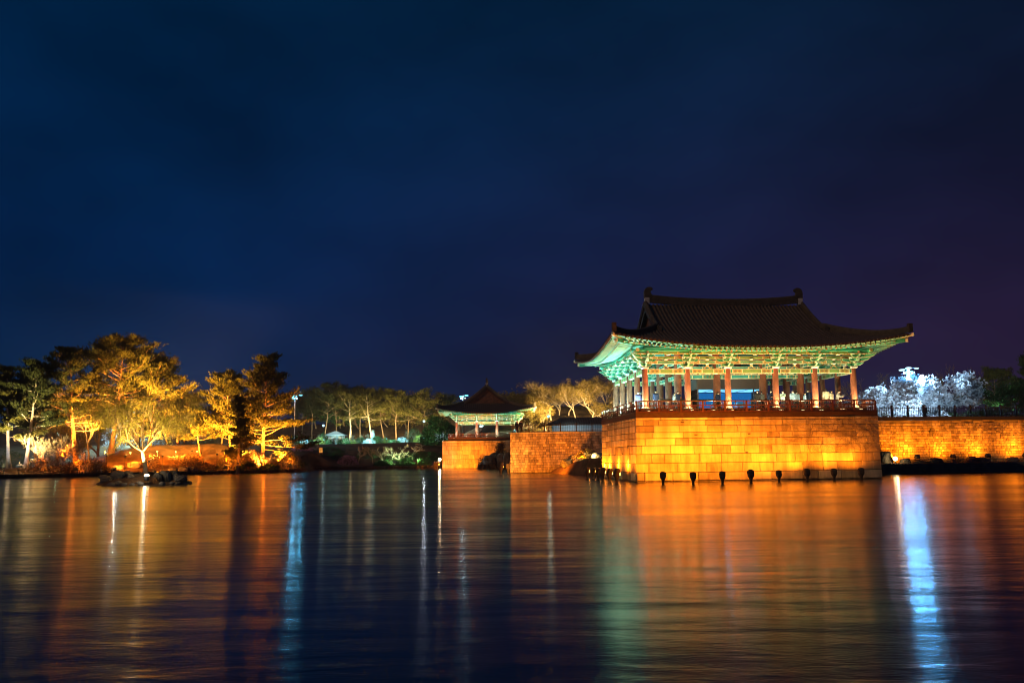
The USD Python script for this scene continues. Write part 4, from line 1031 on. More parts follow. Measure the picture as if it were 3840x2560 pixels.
def pine(label, px, Y, ytop, W, seed, lean=(0, 0), crown0=.35, limbs=26, top=.55, leaf='needles', bark='bark_red', clumps=14, card=(.58, .19), base=None, group=None, rise=.12, low=1.0, name='pine_tree', r0=None, sub=6, wob=.03, sigma=.42):
    R = np.random.default_rng(seed); b = spot_for(px, Y) if base is None else np.asarray(base, float); H = ztop(px, ytop, Y) - b[2]
    PLANTS.append((label, b)); t = thing(name, label, 'tree', b, 0, group)
    f = np.linspace(0, 1, 10); w = np.cumsum(R.normal(size=(10, 2)) * wob * H / 3, 0); w -= w[0]
    tp = np.stack([lean[0] * f ** .8 + w[:, 0] * f, lean[1] * f + w[:, 1] * f, H * .97 * f], 1); r0 = r0 or H * .019; tr_ = r0 * (1 - f * .88) * (1 + .5 * np.exp(-f * 25))
    segs = [[], [], [], []]; C = []; LA = []
    for k in range(limbs):
        h = crown0 + (1 - crown0) * (k + .5) / limbs; q = (h - crown0) / (1 - crown0)
        az = k * 2.39996 + R.normal() * .4; pr = (1 - q) ** top * (low + (1 - low) * min(1, q * 2.5))
        L = W * max(.16, pr) * R.uniform(.6, 1.12); s = np.array([np.interp(h, f, tp[:, j]) for j in range(3)])
        d = unit(np.array([math.cos(az), math.sin(az), rise + q * .55 + R.normal() * .1])); pts = [s]
        for m in range(4):
            d = unit(d + R.normal(size=3) * .16 + [0, 0, .05]); pts.append(pts[-1] + d * L / 4)
        rl = max(.015, .011 * L + .012)
        for m in range(4):
            segs[0].append(pts[m]); segs[1].append(pts[m + 1]); segs[2].append(rl * (1 - m * .2)); segs[3].append(rl * (1 - (m + 1) * .2))
        for m in range(sub):
            a = R.uniform(.3, 1.0) if m else 1.0; i = min(3, int(a * 4)); o = pts[i] + (pts[i + 1] - pts[i]) * (a * 4 - i)
            dd = unit(d + np.array([-d[1], d[0], 0]) * R.choice([-1, 1]) * R.uniform(.3, 1.2) + [0, 0, .2 + R.normal() * .15]); l2 = L * R.uniform(.16, .36) + .25; e = o + dd * l2
            segs[0].append(o); segs[1].append(e); segs[2].append(rl * .4); segs[3].append(rl * .2)
            for g in (.35, .7, 1.0):
                C.append(o + (e - o) * g); LA.append(dd)
    C, LA = np.array(C), np.array(LA); n = int(clumps * 1.6); sg = sigma * (.7 + W * .05)
    off = R.normal(size=(len(C), n, 3)) * [sg, sg, sg * .42]; X = (C[:, None] + off).reshape(-1, 3); ax = np.repeat(LA, n, 0) + [0, 0, .5]
    mb = MB().tube(tp, tr_, 9).segs(*[np.array(x) for x in segs], 4); put(mb, 'trunk', bark, t, smooth=True)
    put(MB().cards(X, card[0], card[1], R, axis=ax), 'crown', leaf, t)
    return t


def bare(label, px, Y, ytop, W, seed, bark='twig', twig='twig', levels=6, kids=3, thick=.02, leaf=None, nleaf=0, group=None, name='bare_tree', stems=1, fork=.28, base=None, lsize=(.2, .12), spread=.6, up=.12, jitter=.25, split=3, flat=0.0, cat='tree', gnarl=.17):
    R = np.random.default_rng(seed); b = spot_for(px, Y) if base is None else np.asarray(base, float); H = ztop(px, ytop, Y) - b[2]; PLANTS.append((label, b)); t = thing(name, label, cat, b, 0, group)
    if stems == 1:
        p, d = [(0, 0, 0)], [(R.normal() * .12, R.normal() * .12, 1)]
    else:
        a = np.arange(stems) * 2.4; p = np.stack([np.cos(a) * .15 * W, np.sin(a) * .15 * W, 0 * a], 1); d = np.stack([np.cos(a) * .5, np.sin(a) * .5, 0 * a + 1], 1)
    rat = .70; tot = sum(rat ** k for k in range(levels)); L0 = H / tot * 1.12
    segs, N, tips, td = grow(R, p, d, L0, H * (.022 if stems == 1 else .012), levels, kids, rat, spread, up, gnarl, flat=flat)
    zmax = max(s[1][:, 2].max() for s in segs); rad = np.percentile(np.abs(np.concatenate([s[1][:, :2] for s in segs])), 97); sc = np.array([W / rad, W / rad, H / zmax])
    segs = [(A * sc, B * sc, ra, rb) for A, B, ra, rb in segs]; N = N * sc
    cr = tree_parts(t, segs, split, bark, twig, thick, root=.22 * W if stems > 1 else 0)
    if leaf and nleaf:
        X = np.repeat(N, max(1, nleaf), 0); X = X + R.normal(size=X.shape) * jitter
        put(cr, 'twigs', twig, t); put(MB().cards(X, lsize[0], lsize[1], R), 'blossom' if 'blossom' in leaf else 'crown', leaf, t)
    else:
        put(cr, 'crown', twig, t)
    return t


def bush(label, px, Y, ytop, W, seed, leaf='leaves_orange', twig='twig', n=1500, group=None, lsize=(.28, .14), name='shrub', base=None, dens=.5, D=None):
    """a rounded shrub: stems and many small leaves with an uneven outline"""
    R = np.random.default_rng(seed); b = spot_for(px, Y) if base is None else np.asarray(base, float); H = ztop(px, ytop, Y) - b[2]; PLANTS.append((label, b)); t = thing(name, label, 'shrub', b, 0, group); D = D or W
    a = R.uniform(0, 2 * math.pi, 9); q = R.uniform(.1, .8, 9)
    segs, N, tips, td = grow(R, np.stack([np.cos(a) * q * W * .3, np.sin(a) * q * D * .3, 0 * a], 1), np.stack([np.cos(a) * q, np.sin(a) * q, 0 * a + .9], 1), H * .42, .03, 4, 3, .66, .6, .02, .15)
    zmax = segs[-1][1][:, 2].max(); rad = np.percentile(np.abs(segs[-1][1][:, :2]), 95); sc = np.array([W / rad, D / rad, H / zmax]) * .93
    segs = [(A * sc, B * sc, ra, rb) for A, B, ra, rb in segs]; cr = tree_parts(t, segs, 2, twig, twig, .016, root=.3 * W)
    put(cr, 'twigs', twig, t)
    d = unit(R.normal(size=(n, 3))); d[:, 2] = np.abs(d[:, 2]); rr = R.uniform(dens, 1, n) ** .5; lump = .72 + .5 * meshkit.fbm(d * 2.2 + seed, 3, seed)
    X = d * (rr * lump)[:, None] * [W, D, H]
    put(MB().cards(X, lsize[0], lsize[1], R), 'crown', leaf, t)
    return t


def rock(label, p, size, seed, mat='rock', name='boulder', group=None, cat='boulder'):
    R = np.random.default_rng(seed); s_ = trimesh.creation.icosphere(3); v = np.array(s_.vertices); q = np.sign(v) * np.abs(v) ** .8
    n = meshkit.fbm(v * 1.6 + seed * 7, 4, seed) - .5; q = q * (1 + .75 * n)[:, None] * np.array(size) + [0, 0, size[2] * .55]
    t = put(MB().add(q + np.asarray(p, float), s_.faces), name, mat, label=label, cat=cat, group=group)
    return t


# garden on the left: pines
pine('slim pine with a white lit trunk at the edge of the garden', 35, 123.5, 1372, 3.6, 1, (-1.0, 0), .30, 22, .5, 'needles', 'bark_pale', base=spot_for(36, 123.5))
pine('leaning white-trunked pine with a dark broad top', 98, 124.5, 1362, 5.2, 2, (.6, 1), .38, 26, .42, 'needles_dark', 'bark_pale')
pine('white-trunked pine leaning towards the dark broad pine', 146, 127, 1425, 4.6, 3, (-2.8, .5), .42, 22, .5, 'needles', 'bark_pale')
pine('red-trunked pine bent over the orange bush', 288, 128, 1300, 6.6, 4, (-2.2, 1), .30, 34, .5, 'needles', 'bark_red', clumps=13)
pine('tallest pine of the garden with a wide domed crown', 416, 136, 1272, 8.6, 5, (1.0, 1.5), .34, 54, .36, 'needles', 'bark_red', clumps=15, r0=.42, wob=.02)
pine('broad pine whose crown slopes down behind the willow', 560, 140, 1352, 7.6, 6, (.8, 1), .30, 40, .50, 'needles', 'bark_red', clumps=13)
pine('small pine filling the gap beyond the willow', 665, 146, 1462, 5.2, 7, (0, 0), .2, 26, .6, 'needles', 'bark_red', clumps=11)
pine('tall layered pine near the point of the garden', 984, 139.5, 1336, 8.8, 8, (.6, .5), .16, 56, .78, 'needles', 'bark_red', clumps=13, rise=.05, r0=.36, wob=.015)
pine('second layered pine behind the dark young pine', 868, 143, 1396, 7.8, 9, (-1.2, .5), .16, 40, .62, 'needles', 'bark_red', clumps=13, rise=.08)
pine('dark young pine in front of the layered pines', 892, 133.5, 1482, 2.3, 10, (.3, 0), .16, 26, .75, 'needles', 'bark', clumps=9)
pine('small slender pine on the bare orange mound', 752, 140, 1535, 3.4, 12, (-1.2, 0), .34, 20, .5, 'needles', 'bark_red', clumps=10)
pine('short pine leaning on the far side of the mound', 690, 150, 1540, 4.2, 13, (0, 0), .25, 20, .5, 'needles', 'bark_red', clumps=10)
for i, (px, Y, yt, W, lab) in enumerate(((215, 140, 1452, 5.0, 'leafy golden tree between the red pine and the white trunks'), (372, 146, 1440, 5.2, 'leafy golden tree filling the space left of the domed pine'), (505, 148, 1425, 5.6, 'leafy golden tree behind the willow crown'), (640, 147, 1478, 5.0, 'leafy golden tree at the sloping side of the willow'), (830, 148, 1475, 4.6, 'leafy golden tree left of the second layered pine'))):
    bare(lab, px, Y, yt, W, 500 + i, 'bark', 'twig_pale', 6, 4, .03, 'leaves_gold', 2, name='leafy_tree', lsize=(.42, .2), jitter=.45, group='leafy golden trees of the garden', spread=.7)
for i, (px, yt, W, lab) in enumerate(((1275, 1458, 7, 'rounded grey-green tree in the back row above the kiosk'), (1345, 1470, 7, 'rounded grey-green tree in the back row behind the bent trunk'), (1455, 1482, 7, 'rounded dim tree in the back row right of the bent trunk'), (1525, 1492, 6.5, 'rounded dim tree in the back row left of the flat-topped pine'), (1640, 1486, 6.5, 'rounded dim tree in the back row at the small pavilion eave'), (1185, 1462, 7, 'rounded dark tree in the back row by the tall street lamp'), (1870, 1472, 6.5, 'dim tree showing right of the small pavilion ridge'))):
    bare(lab, px, 275, yt, W, 520 + i, 'bark', 'twig', 6, 4, .05, 'leaves_green' if i in (0, 1, 5) else 'leaves_gold', 1, name='leafy_tree', lsize=(.9, .45), jitter=.8, group='leafy trees in the back row of the hill', spread=.7)
# willow on the island
def willow(label, base, H, W, seed):
    R = np.random.default_rng(seed); t = thing('willow_tree', label, 'tree', base)
    tp = np.array([(0, 0, -.3), (-.05, 0, .9), (-.25, .05, 1.9), (-.45, .1, 2.7)]); segs0 = []
    d1 = [(-.9, .2, 1.1), (.42, .1, 1.5), (-.1, .9, 1.3), (.9, -.5, 1.0), (-1.2, -.4, .7)]
    segs, N, tips, td = grow(R, np.repeat([[-.4, .1, 2.6]], 5, 0), np.array(d1), [2.5, 3.0, 2.6, 2.4, 2.5], .10, 5, [3, 4, 4, 3], .70, .62, .06, .2)
    m = MB().tube(tp, [.30, .22, .19, .17], 9)
    A = np.concatenate([s[1] for s in segs]); zm = A[:, 2].max(); rad = np.percentile(np.abs(A[:, :2]), 97)
    def T(v):
        o = np.array([-.4, .1, 2.6]); w = (v - o) * [W / rad, W / rad, (H - 2.6) / (zm - 2.6)] + o; return w
    for A_, B_, ra, rb in segs[:3]:
        m.segs(T(A_), T(B_), ra, rb, 5)
    put(m, 'trunk', 'bark', t, smooth=True)
    c = MB()
    for A_, B_, ra, rb in segs[3:]:
        c.segs(T(A_), T(B_), np.maximum(ra, .012), np.maximum(rb, .012), 3)
    S = T(np.concatenate([N, tips])); S = S[R.permutation(len(S))[:1800]]; d = unit(np.stack([S[:, 0], S[:, 1], 0 * S[:, 0] + .4], 1) + R.normal(size=S.shape) * .4); X = []
    q = S
    for k in range(6):
        X.append(q + R.normal(size=q.shape) * .05); d = unit(d * [1, 1, 1] + [0, 0, -.38]); nq = q + d * R.uniform(.12, .26, (len(q), 1)); c.segs(q, nq, .006, .006, 3); q = nq
    put(c, 'twigs', 'twig', t); X = np.concatenate(X); put(MB().cards(X, .24, .075, R, axis=np.tile([0, 0, -.6], (len(X), 1))), 'crown', 'leaves_willow', t)
    return t


zi = .75
willow('golden willow in new leaf on the small rock island', (ISL[0], 78.9, zi), ztop(545, 1428, 78.9) - zi, 4.3, 21)
# island and its rocks
R = np.random.default_rng(5); n = 40; a = np.linspace(0, 2 * math.pi, n, endpoint=False); cx = P(540, 1810, 79.3)[0]
rings = []
for f, z in ((1.10, -.9), (1.0, .02), (.86, .22), (.66, .55), (.4, .80), (.05, .92)):
    rr = f * (1 + .55 * (meshkit.fbm(np.stack([np.cos(a) * 2.6, np.sin(a) * 2.6, a * 0 + f * .6], 1), 4, 2) - .5)); low = 1 - .72 * np.abs(np.cos(a)) ** 2.5 * (f > .3); rings.append(np.stack([cx + 4.5 * rr * np.cos(a), 79.3 + 2.1 * rr * np.sin(a), np.where(z > .1, z * low + .13 * R.normal(size=n), z)], 1))
v = np.concatenate(rings); i, j = np.meshgrid(np.arange(5), np.arange(n), indexing='ij'); k = i * n + j; k2 = i * n + (j + 1) % n
put(MB().add(v, np.stack([k, k2, k2 + n, k + n], -1).reshape(-1, 4)).poly(v[-n:]), 'island', 'soil', kind='structure', label='low island of earth and rocks under the willow')
fr = MB()
for k in range(70):
    t_ = R.uniform(0, 2 * math.pi); q_ = R.uniform(.80, 1.04); i_ = trimesh.creation.icosphere(1); v_ = np.array(i_.vertices) * R.uniform(.12, .42) * np.array([1.3, 1, .8]); v_ = v_ * (1 + .5 * (meshkit.fbm(v_ * 5 + k, 3, k) - .5))[:, None]
    fr.add(v_ + [cx + 4.4 * q_ * math.cos(t_), 79.3 + 2.05 * q_ * math.sin(t_), R.uniform(-.02, .16) + .3 * max(0, 1 - q_)], i_.faces)
put(fr, 'shore_rocks', 'rock', kind='stuff', label='small wet rocks around the edge of the willow island', cat='rocks')
isr = [(400, .8, .5, 'flat dark rock at the low tip of the island'), (440, .9, .9, 'dark upright rock on the island near its flat tip'), (478, .8, 1.0, 'tall craggy rock beside the pale stone on the island'), (492, .42, .62, 'pale lit stone on the island beside the willow foot'), (515, .6, .6, 'round rock between the pale stone and the lamp'),
       (566, .36, .42, 'small pale stone behind the island lamp'), (590, .55, .75, 'rock just beyond the willow foot on the island'), (618, .7, .95, 'craggy dark rock on the far end of the island'), (650, .85, .9, 'largest rock on the far end of the island'), (678, .8, .5, 'low rock sliding into the water off the island end')]
for i, (px, w, h, lab) in enumerate(isr):
    q = P(px, 1790, 78.7 + (i % 3) * .6); rock(lab, (q[0], q[1], .35), (w * .8, w * .6, h * .72), 30 + i, 'rock' if 'pale' not in lab else 'shore_stone_b', group='rocks of the island')

# bushes, shrubs and small trees of the garden
bare('wide orange bush of bare stems at the garden shore', 205, 123.5, 1622, 4.6, 41, 'twig_pale', 'twig_pale', 6, 3, .022, stems=6, name='bare_shrub', cat='shrub', split=3, up=.1, spread=.5)
bush('low twiggy orange shrub in front of the wide bare bush', 180, 122.2, 1705, 3.6, 42, 'leaves_orange', 'twig_pale', 1300, dens=.3)
bare('small forked orange shrub beside the wide bare bush', 262, 122.6, 1695, 1.9, 43, 'twig_pale', 'twig_pale', 5, 3, .03, stems=1, name='bare_shrub', cat='shrub')
bush('bright orange mounded shrub left of the pale shore rocks', 318, 123.6, 1708, 3.3, 44, 'leaves_orange', 'twig_pale', 1500, dens=.35)
bush('flat orange shrub next to the pale shore rocks', 372, 124.8, 1722, 1.9, 45, 'leaves_orange', 'twig_pale', 700)
bare('young leafy orange tree on the mound beside the red pine', 332, 134, 1512, 3.6, 46, 'twig_pale', 'twig_pale', 6, 3, .02, 'leaves_gold', 1, name='young_tree', lsize=(.3, .16))
bush('orange shrub on the bare slope right of the willow trunk', 570, 131, 1706, 1.6, 47, 'leaves_orange', 'twig_pale', 500)
bush('rusty shrub on the slope near the shrub-covered point', 700, 136, 1700, 2.6, 48, 'leaves_orange', 'twig', 900)
bush('dim shrub low on the shore under the mound', 735, 133.5, 1722, 3.2, 49, 'leaves_orange', 'twig_dark', 900)
bush('round clipped bush under the tall layered pine', 945, 137.5, 1688, 3.6, 50, 'leaves_orange', 'twig', 2300, dens=.7)
bush('glowing low bush behind the garden floodlight of the young pine', 862, 134.6, 1690, 2.6, 51, 'leaves_gold', 'twig', 1300, dens=.5)
bush('last orange shrub on the garden point, spreading wide', 1078, 139.6, 1694, 3.2, 52, 'leaves_gold', 'twig_pale', 2000, dens=.45)
bush('dark shrub under the round clipped bush', 930, 135.5, 1728, 2.4, 53, 'leaves_green', 'twig_dark', 700)
bush('dark shore shrub between floodlight and last orange shrub', 1010, 137.3, 1735, 2.0, 54, 'leaves_green', 'twig_dark', 600)
bare('thin leaning bare tree behind the mound', 640, 152, 1585, 4.0, 55, 'bark_pale', 'twig_pale', 6, 3, .025)
bare('bare tree with teal lit limbs behind the mound', 700, 156, 1580, 4.2, 56, 'bark_pale', 'twig_pale', 6, 3, .025)
bush('small green bush lit yellow between the white trunks', 55, 128, 1680, 2.6, 57, 'leaves_green', 'twig', 900)
bare('white blossoming cherry behind the willow', 455, 160, 1512, 4.6, 58, 'bark', 'twig', 6, 3, .02, 'blossom', 2, name='cherry_tree', lsize=(.36, .24))
bare('second white cherry low behind the willow trunk', 400, 166, 1535, 4.4, 59, 'bark', 'twig', 6, 3, .02, 'blossom', 1, name='cherry_tree', lsize=(.36, .24))
bush('pale hedge lit white far behind the willow', 500, 172, 1600, 7.5, 60, 'blossom', 'twig', 1500, D=1.5, name='hedge')
bush('teal lit bush behind the mound slope', 775, 168, 1615, 2.6, 61, 'leaves_green', 'twig', 800)
for i, (px, Y, s, lab) in enumerate(((390, 123.2, .7, 'pale rounded rock on the garden shore'), (408, 122.9, .6, 'pale flat rock beside the rounded shore rock'), (445, 128, .9, 'flat pale rock halfway up the mound'), (505, 130, 1.1, 'long pale rock under the mound top'), (1030, 137.8, .7, 'lit rock on the shore of the garden point'), (690, 131, .9, 'dark rock on the shore facing the island end'), (720, 131.8, 1.0, 'dark bigger rock on the shore past the island'), (650, 130.5, .8, 'dark low rock on the shore opposite the island'))):
    q = spot_for(px, Y); rock(lab, q, (s, s * .7, s * .55), 60 + i, 'granite_b' if 'pale' in lab or 'lit' in lab else 'rock', group='rocks on the garden shore')
# stone edging of the shores
def edging(label, pts, zs, step, seed, mats=('shore_stone', 'shore_stone_b'), h=.36):
    R = np.random.default_rng(seed); line = shapely.LineString(pts); c0 = np.array(pts[0]); t = thing('shore_wall', label, 'wall', (*c0, 0)); L = line.length
    for lv, z in enumerate(zs):
        u = R.uniform(0, step)
        while u < L - .3:
            w = step * R.uniform(.7, 1.5); a = np.array(line.interpolate(u).coords[0]); b = np.array(line.interpolate(min(L, u + w)).coords[0]); d = b - a; ll = np.linalg.norm(d)
            if ll > .25:
                d /= ll; n = np.array([d[1], -d[0]])
                fz = lambda uu, dd, zz: (*(a + d * uu - n * (dd + .10 * lv) - c0), zz)
                put(stone(MB(), fz, 0, ll, z, z + h * R.uniform(.85, 1.05), R.uniform(.0, .12), .06, .5), 'stone', mats[int(R.integers(2))], t)
            u += w


edging('low dry-stone edge along the garden shore', [p for p in SHORE if p[0] < -38 and 104 <= p[1] < 140], (-.12, .26), .85, 3)
edging('low dry-stone edge along the far bank', [(-43, 166), (-30, 166.5), (-20, 165.5), (-14.2, 165)], (-.1, .32), .8, 4, h=.4)

# far bank: bare plum trees, dim shrubs, lights on the ground
plum = [(1158, 172, 1662, 2.4, 'pale bare plum tree nearest to the garden point'), (1183, 173, 1672, 1.9, 'pinkish bare shrub beside the first pale plum tree'), (1342, 172, 1672, 1.9, 'dim bare plum tree in the dark middle of the bank'), (1400, 171.5, 1668, 2.4, 'yellowish bare plum tree left of the lawn'), (1441, 171, 1672, 2.2, 'bare plum tree at the edge of the green lawn'),
        (1471, 174, 1672, 2.0, 'bare plum tree on the lawn, second from its edge'), (1500, 171, 1662, 2.7, 'largest bare plum tree over the lawn floodlight'), (1547, 176, 1668, 1.9, 'forked bare plum tree in the middle of the lawn'), (1587, 180, 1662, 2.0, 'bare plum tree high on the bank near the small pavilion')]
for i, (px, Y, yt, W, lab) in enumerate(plum):
    bare(lab, px, Y, yt, W, 80 + i, 'bark_pale', 'twig_pale', 5 if i else 5, 3, .035, name='plum_tree', split=3, group='bare plum trees on the far bank', spread=.75)
for i, (px, Y, yt, W, leaf, lab) in enumerate(((1140, 171, 1708, 2.0, 'blossom_pink', 'small shrub with pink and white flowers on the far bank'), (1220, 171, 1706, 2.8, 'leaves_green', 'dark round shrub left of the orange sign'), (1262, 173, 1690, 2.6, 'leaves_green', 'dim shrub behind the dark round shrub'), (1305, 171, 1702, 2.6, 'blossom_pink', 'dim shrub with a few pink flowers'), (1240, 178, 1672, 3.0, 'leaves_green', 'dim shrub high on the far bank'),
        (1375, 176, 1680, 2.6, 'leaves_green', 'dim shrub between two plum trees'), (1430, 168.8, 1724, 1.8, 'leaves_green', 'low green shrub left of the lawn floodlight'), (1520, 169.6, 1718, 3.0, 'leaves_green', 'low green ground shrub between the lawn floodlights'), (1600, 172, 1716, 3.4, 'leaves_green', 'dark green shrub right of the lawn'), (1130, 168.5, 1670, 2.6, 'blossom_pink', 'pink flowering shrub behind the garden point'))):
    bush(lab, px, Y, yt, W, 100 + i, leaf, 'twig_dark', 1000, group='shrubs on the far bank')
sgn = spot_for(1203, 168.5, 0)
t = thing('notice_board', 'small orange lit board on the dark far bank', 'sign', sgn); put(MB().box((-.42, -.05, .55), (.42, .0, 1.75)), 'board', 'gablewood', t); put(MB().box((-.36, -.06, .62), (.36, -.052, 1.68)), 'face', 'granite_d', t); put(MB().box((-.36, -.03, -.2), (-.28, .02, .55)).box((.28, -.03, -.2), (.36, .02, .55)), 'legs', 'darkwood', t)
spot(sgn + [0, -1.6, .2], sgn + [0, 0, 1.2], 12, (1, .5, .1), 40, .6)

R = np.random.default_rng(77); n = 7000; X = np.stack([R.uniform(-30, -14.8, n), R.uniform(167.2, 178, n)], 1); X = X[R.random(n) < np.exp(-((X[:, 0] + 22.5) / 5.5) ** 2)]; Z = ground_z(X[:, 0], X[:, 1])
put(MB().cards(np.stack([X[:, 0], X[:, 1], Z + .12], 1), .42, .12, R, axis=np.tile([0, 0, 1.6], (len(X), 1))), 'grass', 'leaves_green', kind='stuff', label='short green grass lit by the two lawn floodlights', cat='grass')
# level above the bank: fence, hedges, kiosk, hut, stone post
def fence(label, p0, p1, z, h, posts, per, mat, group=None, rail=(.12, .80), w=.035, cap=True):
    p0, p1 = np.asarray(p0, float), np.asarray(p1, float); L = np.linalg.norm(p1 - p0); ang = math.atan2(*(p1 - p0)[::-1]); t = thing('picket_fence', label, 'fence', (*p0, z), ang); n = 0
    for k in range(posts + 1):
        x = k * L / posts; put(MB().box((x - .08, -.08, -.05), (x + .08, .08, h * 1.02)).add([(x - .1, -.1, h * 1.02), (x + .1, -.1, h * 1.02), (x + .1, .1, h * 1.02), (x - .1, .1, h * 1.02), (x, 0, h * 1.12)], [(0, 1, 4), (1, 2, 4), (2, 3, 4), (3, 0, 4)]), 'post', mat, t)
        if k < posts:
            for f in rail:
                put(MB().beam((x + .08, 0, h * f), (x + L / posts - .08, 0, h * f), .045, .05), 'rail', mat, t)
            for m in range(per):
                u = x + (m + 1) * L / posts / (per + 1); put(MB().box((u - w / 2, -.03, h * .04), (u + w / 2, -.03 + w, h * .92)).add([(u - w / 2, -.03, h * .92), (u + w / 2, -.03, h * .92), (u + w / 2, -.03 + w, h * .92), (u - w / 2, -.03 + w, h * .92), (u, -.03 + w / 2, h)], [(0, 1, 4), (1, 2, 4), (2, 3, 4), (3, 0, 4)]), 'picket', mat, t)


fence('long picket fence lit from behind above the far bank', (P(1040, 1660, 190)[0], 190), (P(1668, 1660, 190)[0], 190), gz1(-28, 190), 1.35, 21, 7, 'iron', w=.05)
u0, u1 = -2.2, RWL * .74
fence('dark picket fence in front of the cherry blossom', RW0 + rt * u0 + TN[:2] * .2, RW0 + rt * u1 + TN[:2] * .2, 6.32, 1.22, 15, 8, 'iron')
fence('dark picket fence on the wall between the pavilions', (.1, 110.3), (13.6, 110.3), 5.8, 1.2, 6, 8, 'iron')
hn = ['beside the street lamp', 'just right of the street lamp', 'second past the street lamp', 'left of the kiosk', 'close to the kiosk post', 'right of the kiosk', 'second right of the kiosk', 'under the golden trunk', 'in front of the bent trunk', 'just left of the stone post', 'beside the stone post', 'right of the stone post', 'second right of the stone post', 'in the middle of the lawn stretch', 'before the yellow shoots', 'just past the yellow shoots', 'second from the white hut', 'nearest the white hut']
for i in range(18):  # pale leaf colours on some stand in for strong lamp light
    px = 1105 + i * 31; bush(f'pale lit hedge bush behind the far fence, {hn[i]}', px, 196 + (i % 3) * 1.5, 1632 + (i * 7 % 5) * 4, 1.7, 120 + i, ('leaves_green', 'blossom', 'leaves_green', 'leaves_willow')[i % 4], 'twig', 700, group='hedge bushes behind the far fence', lsize=(.34, .2))
for i, (px, W, yt, lab) in enumerate(((1212, 1.5, 1622, 'bright green shrub left of the kiosk'), (1555, 2.6, 1600, 'yellow-green shrub with upright shoots left of the hut'), (1375, 1.6, 1626, 'small bare white bush beside the stone post'), (1320, 1.4, 1628, 'small bare white bush right of the kiosk'))):
    (bush if i < 2 else bare)(lab, px, 202, yt, W, 140 + i, *(('leaves_green', 'twig', 900) if i < 2 else ('twig_pale', 'twig_pale', 5, 3, .035)))
pl_ = None  # unseen short lamps, placed to light the hedge bushes
for px, lab in ((1150, 'short path lamp behind the far fence next to the street lamp'), (1215, 'short path lamp behind the far fence left of the kiosk'), (1310, 'short path lamp behind the far fence right of the kiosk'), (1380, 'short path lamp left of the stone post'), (1450, 'short path lamp right of the stone post'), (1520, 'short path lamp before the yellow shoots'), (1588, 'short path lamp nearest the white hut')):
    x = P(px, 1650, 193)[0]; z = gz1(x, 193)
    if pl_ is None:
        pl_ = thing('unseen_hedge_lamp', lab, 'lamp', (x, 193, z), 0, 'unseen lamps lighting the far hedge'); put(MB().tube([(0, 0, -.2), (0, 0, 1.0)], .07, 7), 'post', 'iron', pl_); put(MB().tube([(0, 0, 1.0), (0, 0, 1.22)], .11, 8), 'lens', 'lamp_cyan', pl_); put(MB().tube([(0, 0, 1.225), (0, 0, 1.3)], [.16, .1], 8), 'cap', 'iron', pl_)
    else:
        copy_of(pl_, lab, (x, 193, z))
    spot((x, 193.4, z + 1.25), (x, 198, z + 1.0), 260, (.35, .95, .95), 78, .6)
kx = P(1259, 1660, 206); kz = gz1(kx[0], 206)
t = thing('garden_kiosk', 'small white kiosk with a low hipped roof behind the fence', 'kiosk', (kx[0], 206, kz))
for x in (-2.1, -.7, .7, 2.1):
    for y in (-1.2, 1.2):
        put(MB().box((x - .09, y - .09, 0), (x + .09, y + .09, 2.3)), 'post', 'white_wall', t)
put(MB().add([(-2.7, -1.8, 2.3), (2.7, -1.8, 2.3), (2.7, 1.8, 2.3), (-2.7, 1.8, 2.3), (-2.7, -1.8, 2.48), (2.7, -1.8, 2.48), (2.7, 1.8, 2.48), (-2.7, 1.8, 2.48)], BOXF), 'fascia', 'white_wall', t)
put(MB().add([(-2.75, -1.85, 2.485), (2.75, -1.85, 2.485), (2.75, 1.85, 2.485), (-2.75, 1.85, 2.485), (-.3, 0, 3.55), (.3, 0, 3.55)], [(0, 1, 5), (1, 2, 5), (2, 3, 4), (3, 0, 4)]).add([(-2.75, -1.85, 2.485), (-.3, 0, 3.55), (.3, 0, 3.55)], [(0, 2, 1)]), 'roof', 'white_wall', t)
put(MB().box((-2.0, 1.1, 0), (2.0, 1.16, 2.2)), 'back_panel', 'plaster', t)
spot((kx[0], 205.5, kz + 2.2), (kx[0], 206.5, kz), 60, (1, .75, .3), 70, .5)
hx = P(1661, 1650, 198); hz = gz1(hx[0], 198)
t = thing('white_hut', 'small white hut with a dark pitched roof and a window', 'hut', (hx[0], 198, hz), .0)
put(MB().box((-2.0, 0, -.3), (2.0, 4, 2.0)).add([(-2.0, 0, 2.0), (2.0, 0, 2.0), (0, 0, 2.75), (-2.0, 4, 2.0), (2.0, 4, 2.0), (0, 4, 2.75)], [(0, 1, 2), (5, 4, 3)]), 'wall', 'white_wall', t)
put(MB().beam((-1.25, -.3, 2.42), (-1.25, 4.3, 2.42), 2.75, .14, up=(-.26, 0, 1)).beam((1.25, -.3, 2.42), (1.25, 4.3, 2.42), 2.75, .14, up=(.26, 0, 1)), 'roof', 'iron', t)
w_ = put(MB().box((-1.2, -.03, .55), (.1, .02, 1.65)), 'window', 'kiosk_band', t); put(MB().box((-1.28, -.06, .48), (.18, -.031, .55)).box((-1.28, -.06, 1.65), (.18, -.031, 1.72)), 'frame', 'white_wall', w_)
spot((hx[0] - 1, 194, hz + 2.6), (hx[0], 198, hz + 1), 30, (.5, .9, 1), 60, .5)
px_ = spot_for(1398, 199, 0)
t = thing('stone_post', 'grey carved stone post standing behind the far fence', 'post', px_)
put(MB().tube([(0, 0, -.2), (0, 0, 1.2), (0, 0, 2.4), (0, 0, 2.9)], [.55, .5, .46, .36], 10), 'shaft', 'plaster', t, smooth=True); put(MB().tri(trimesh.creation.icosphere(2, .45)), 'head', 'granite_dark', t, off=np.array([0, 0, -3.2]), smooth=True)

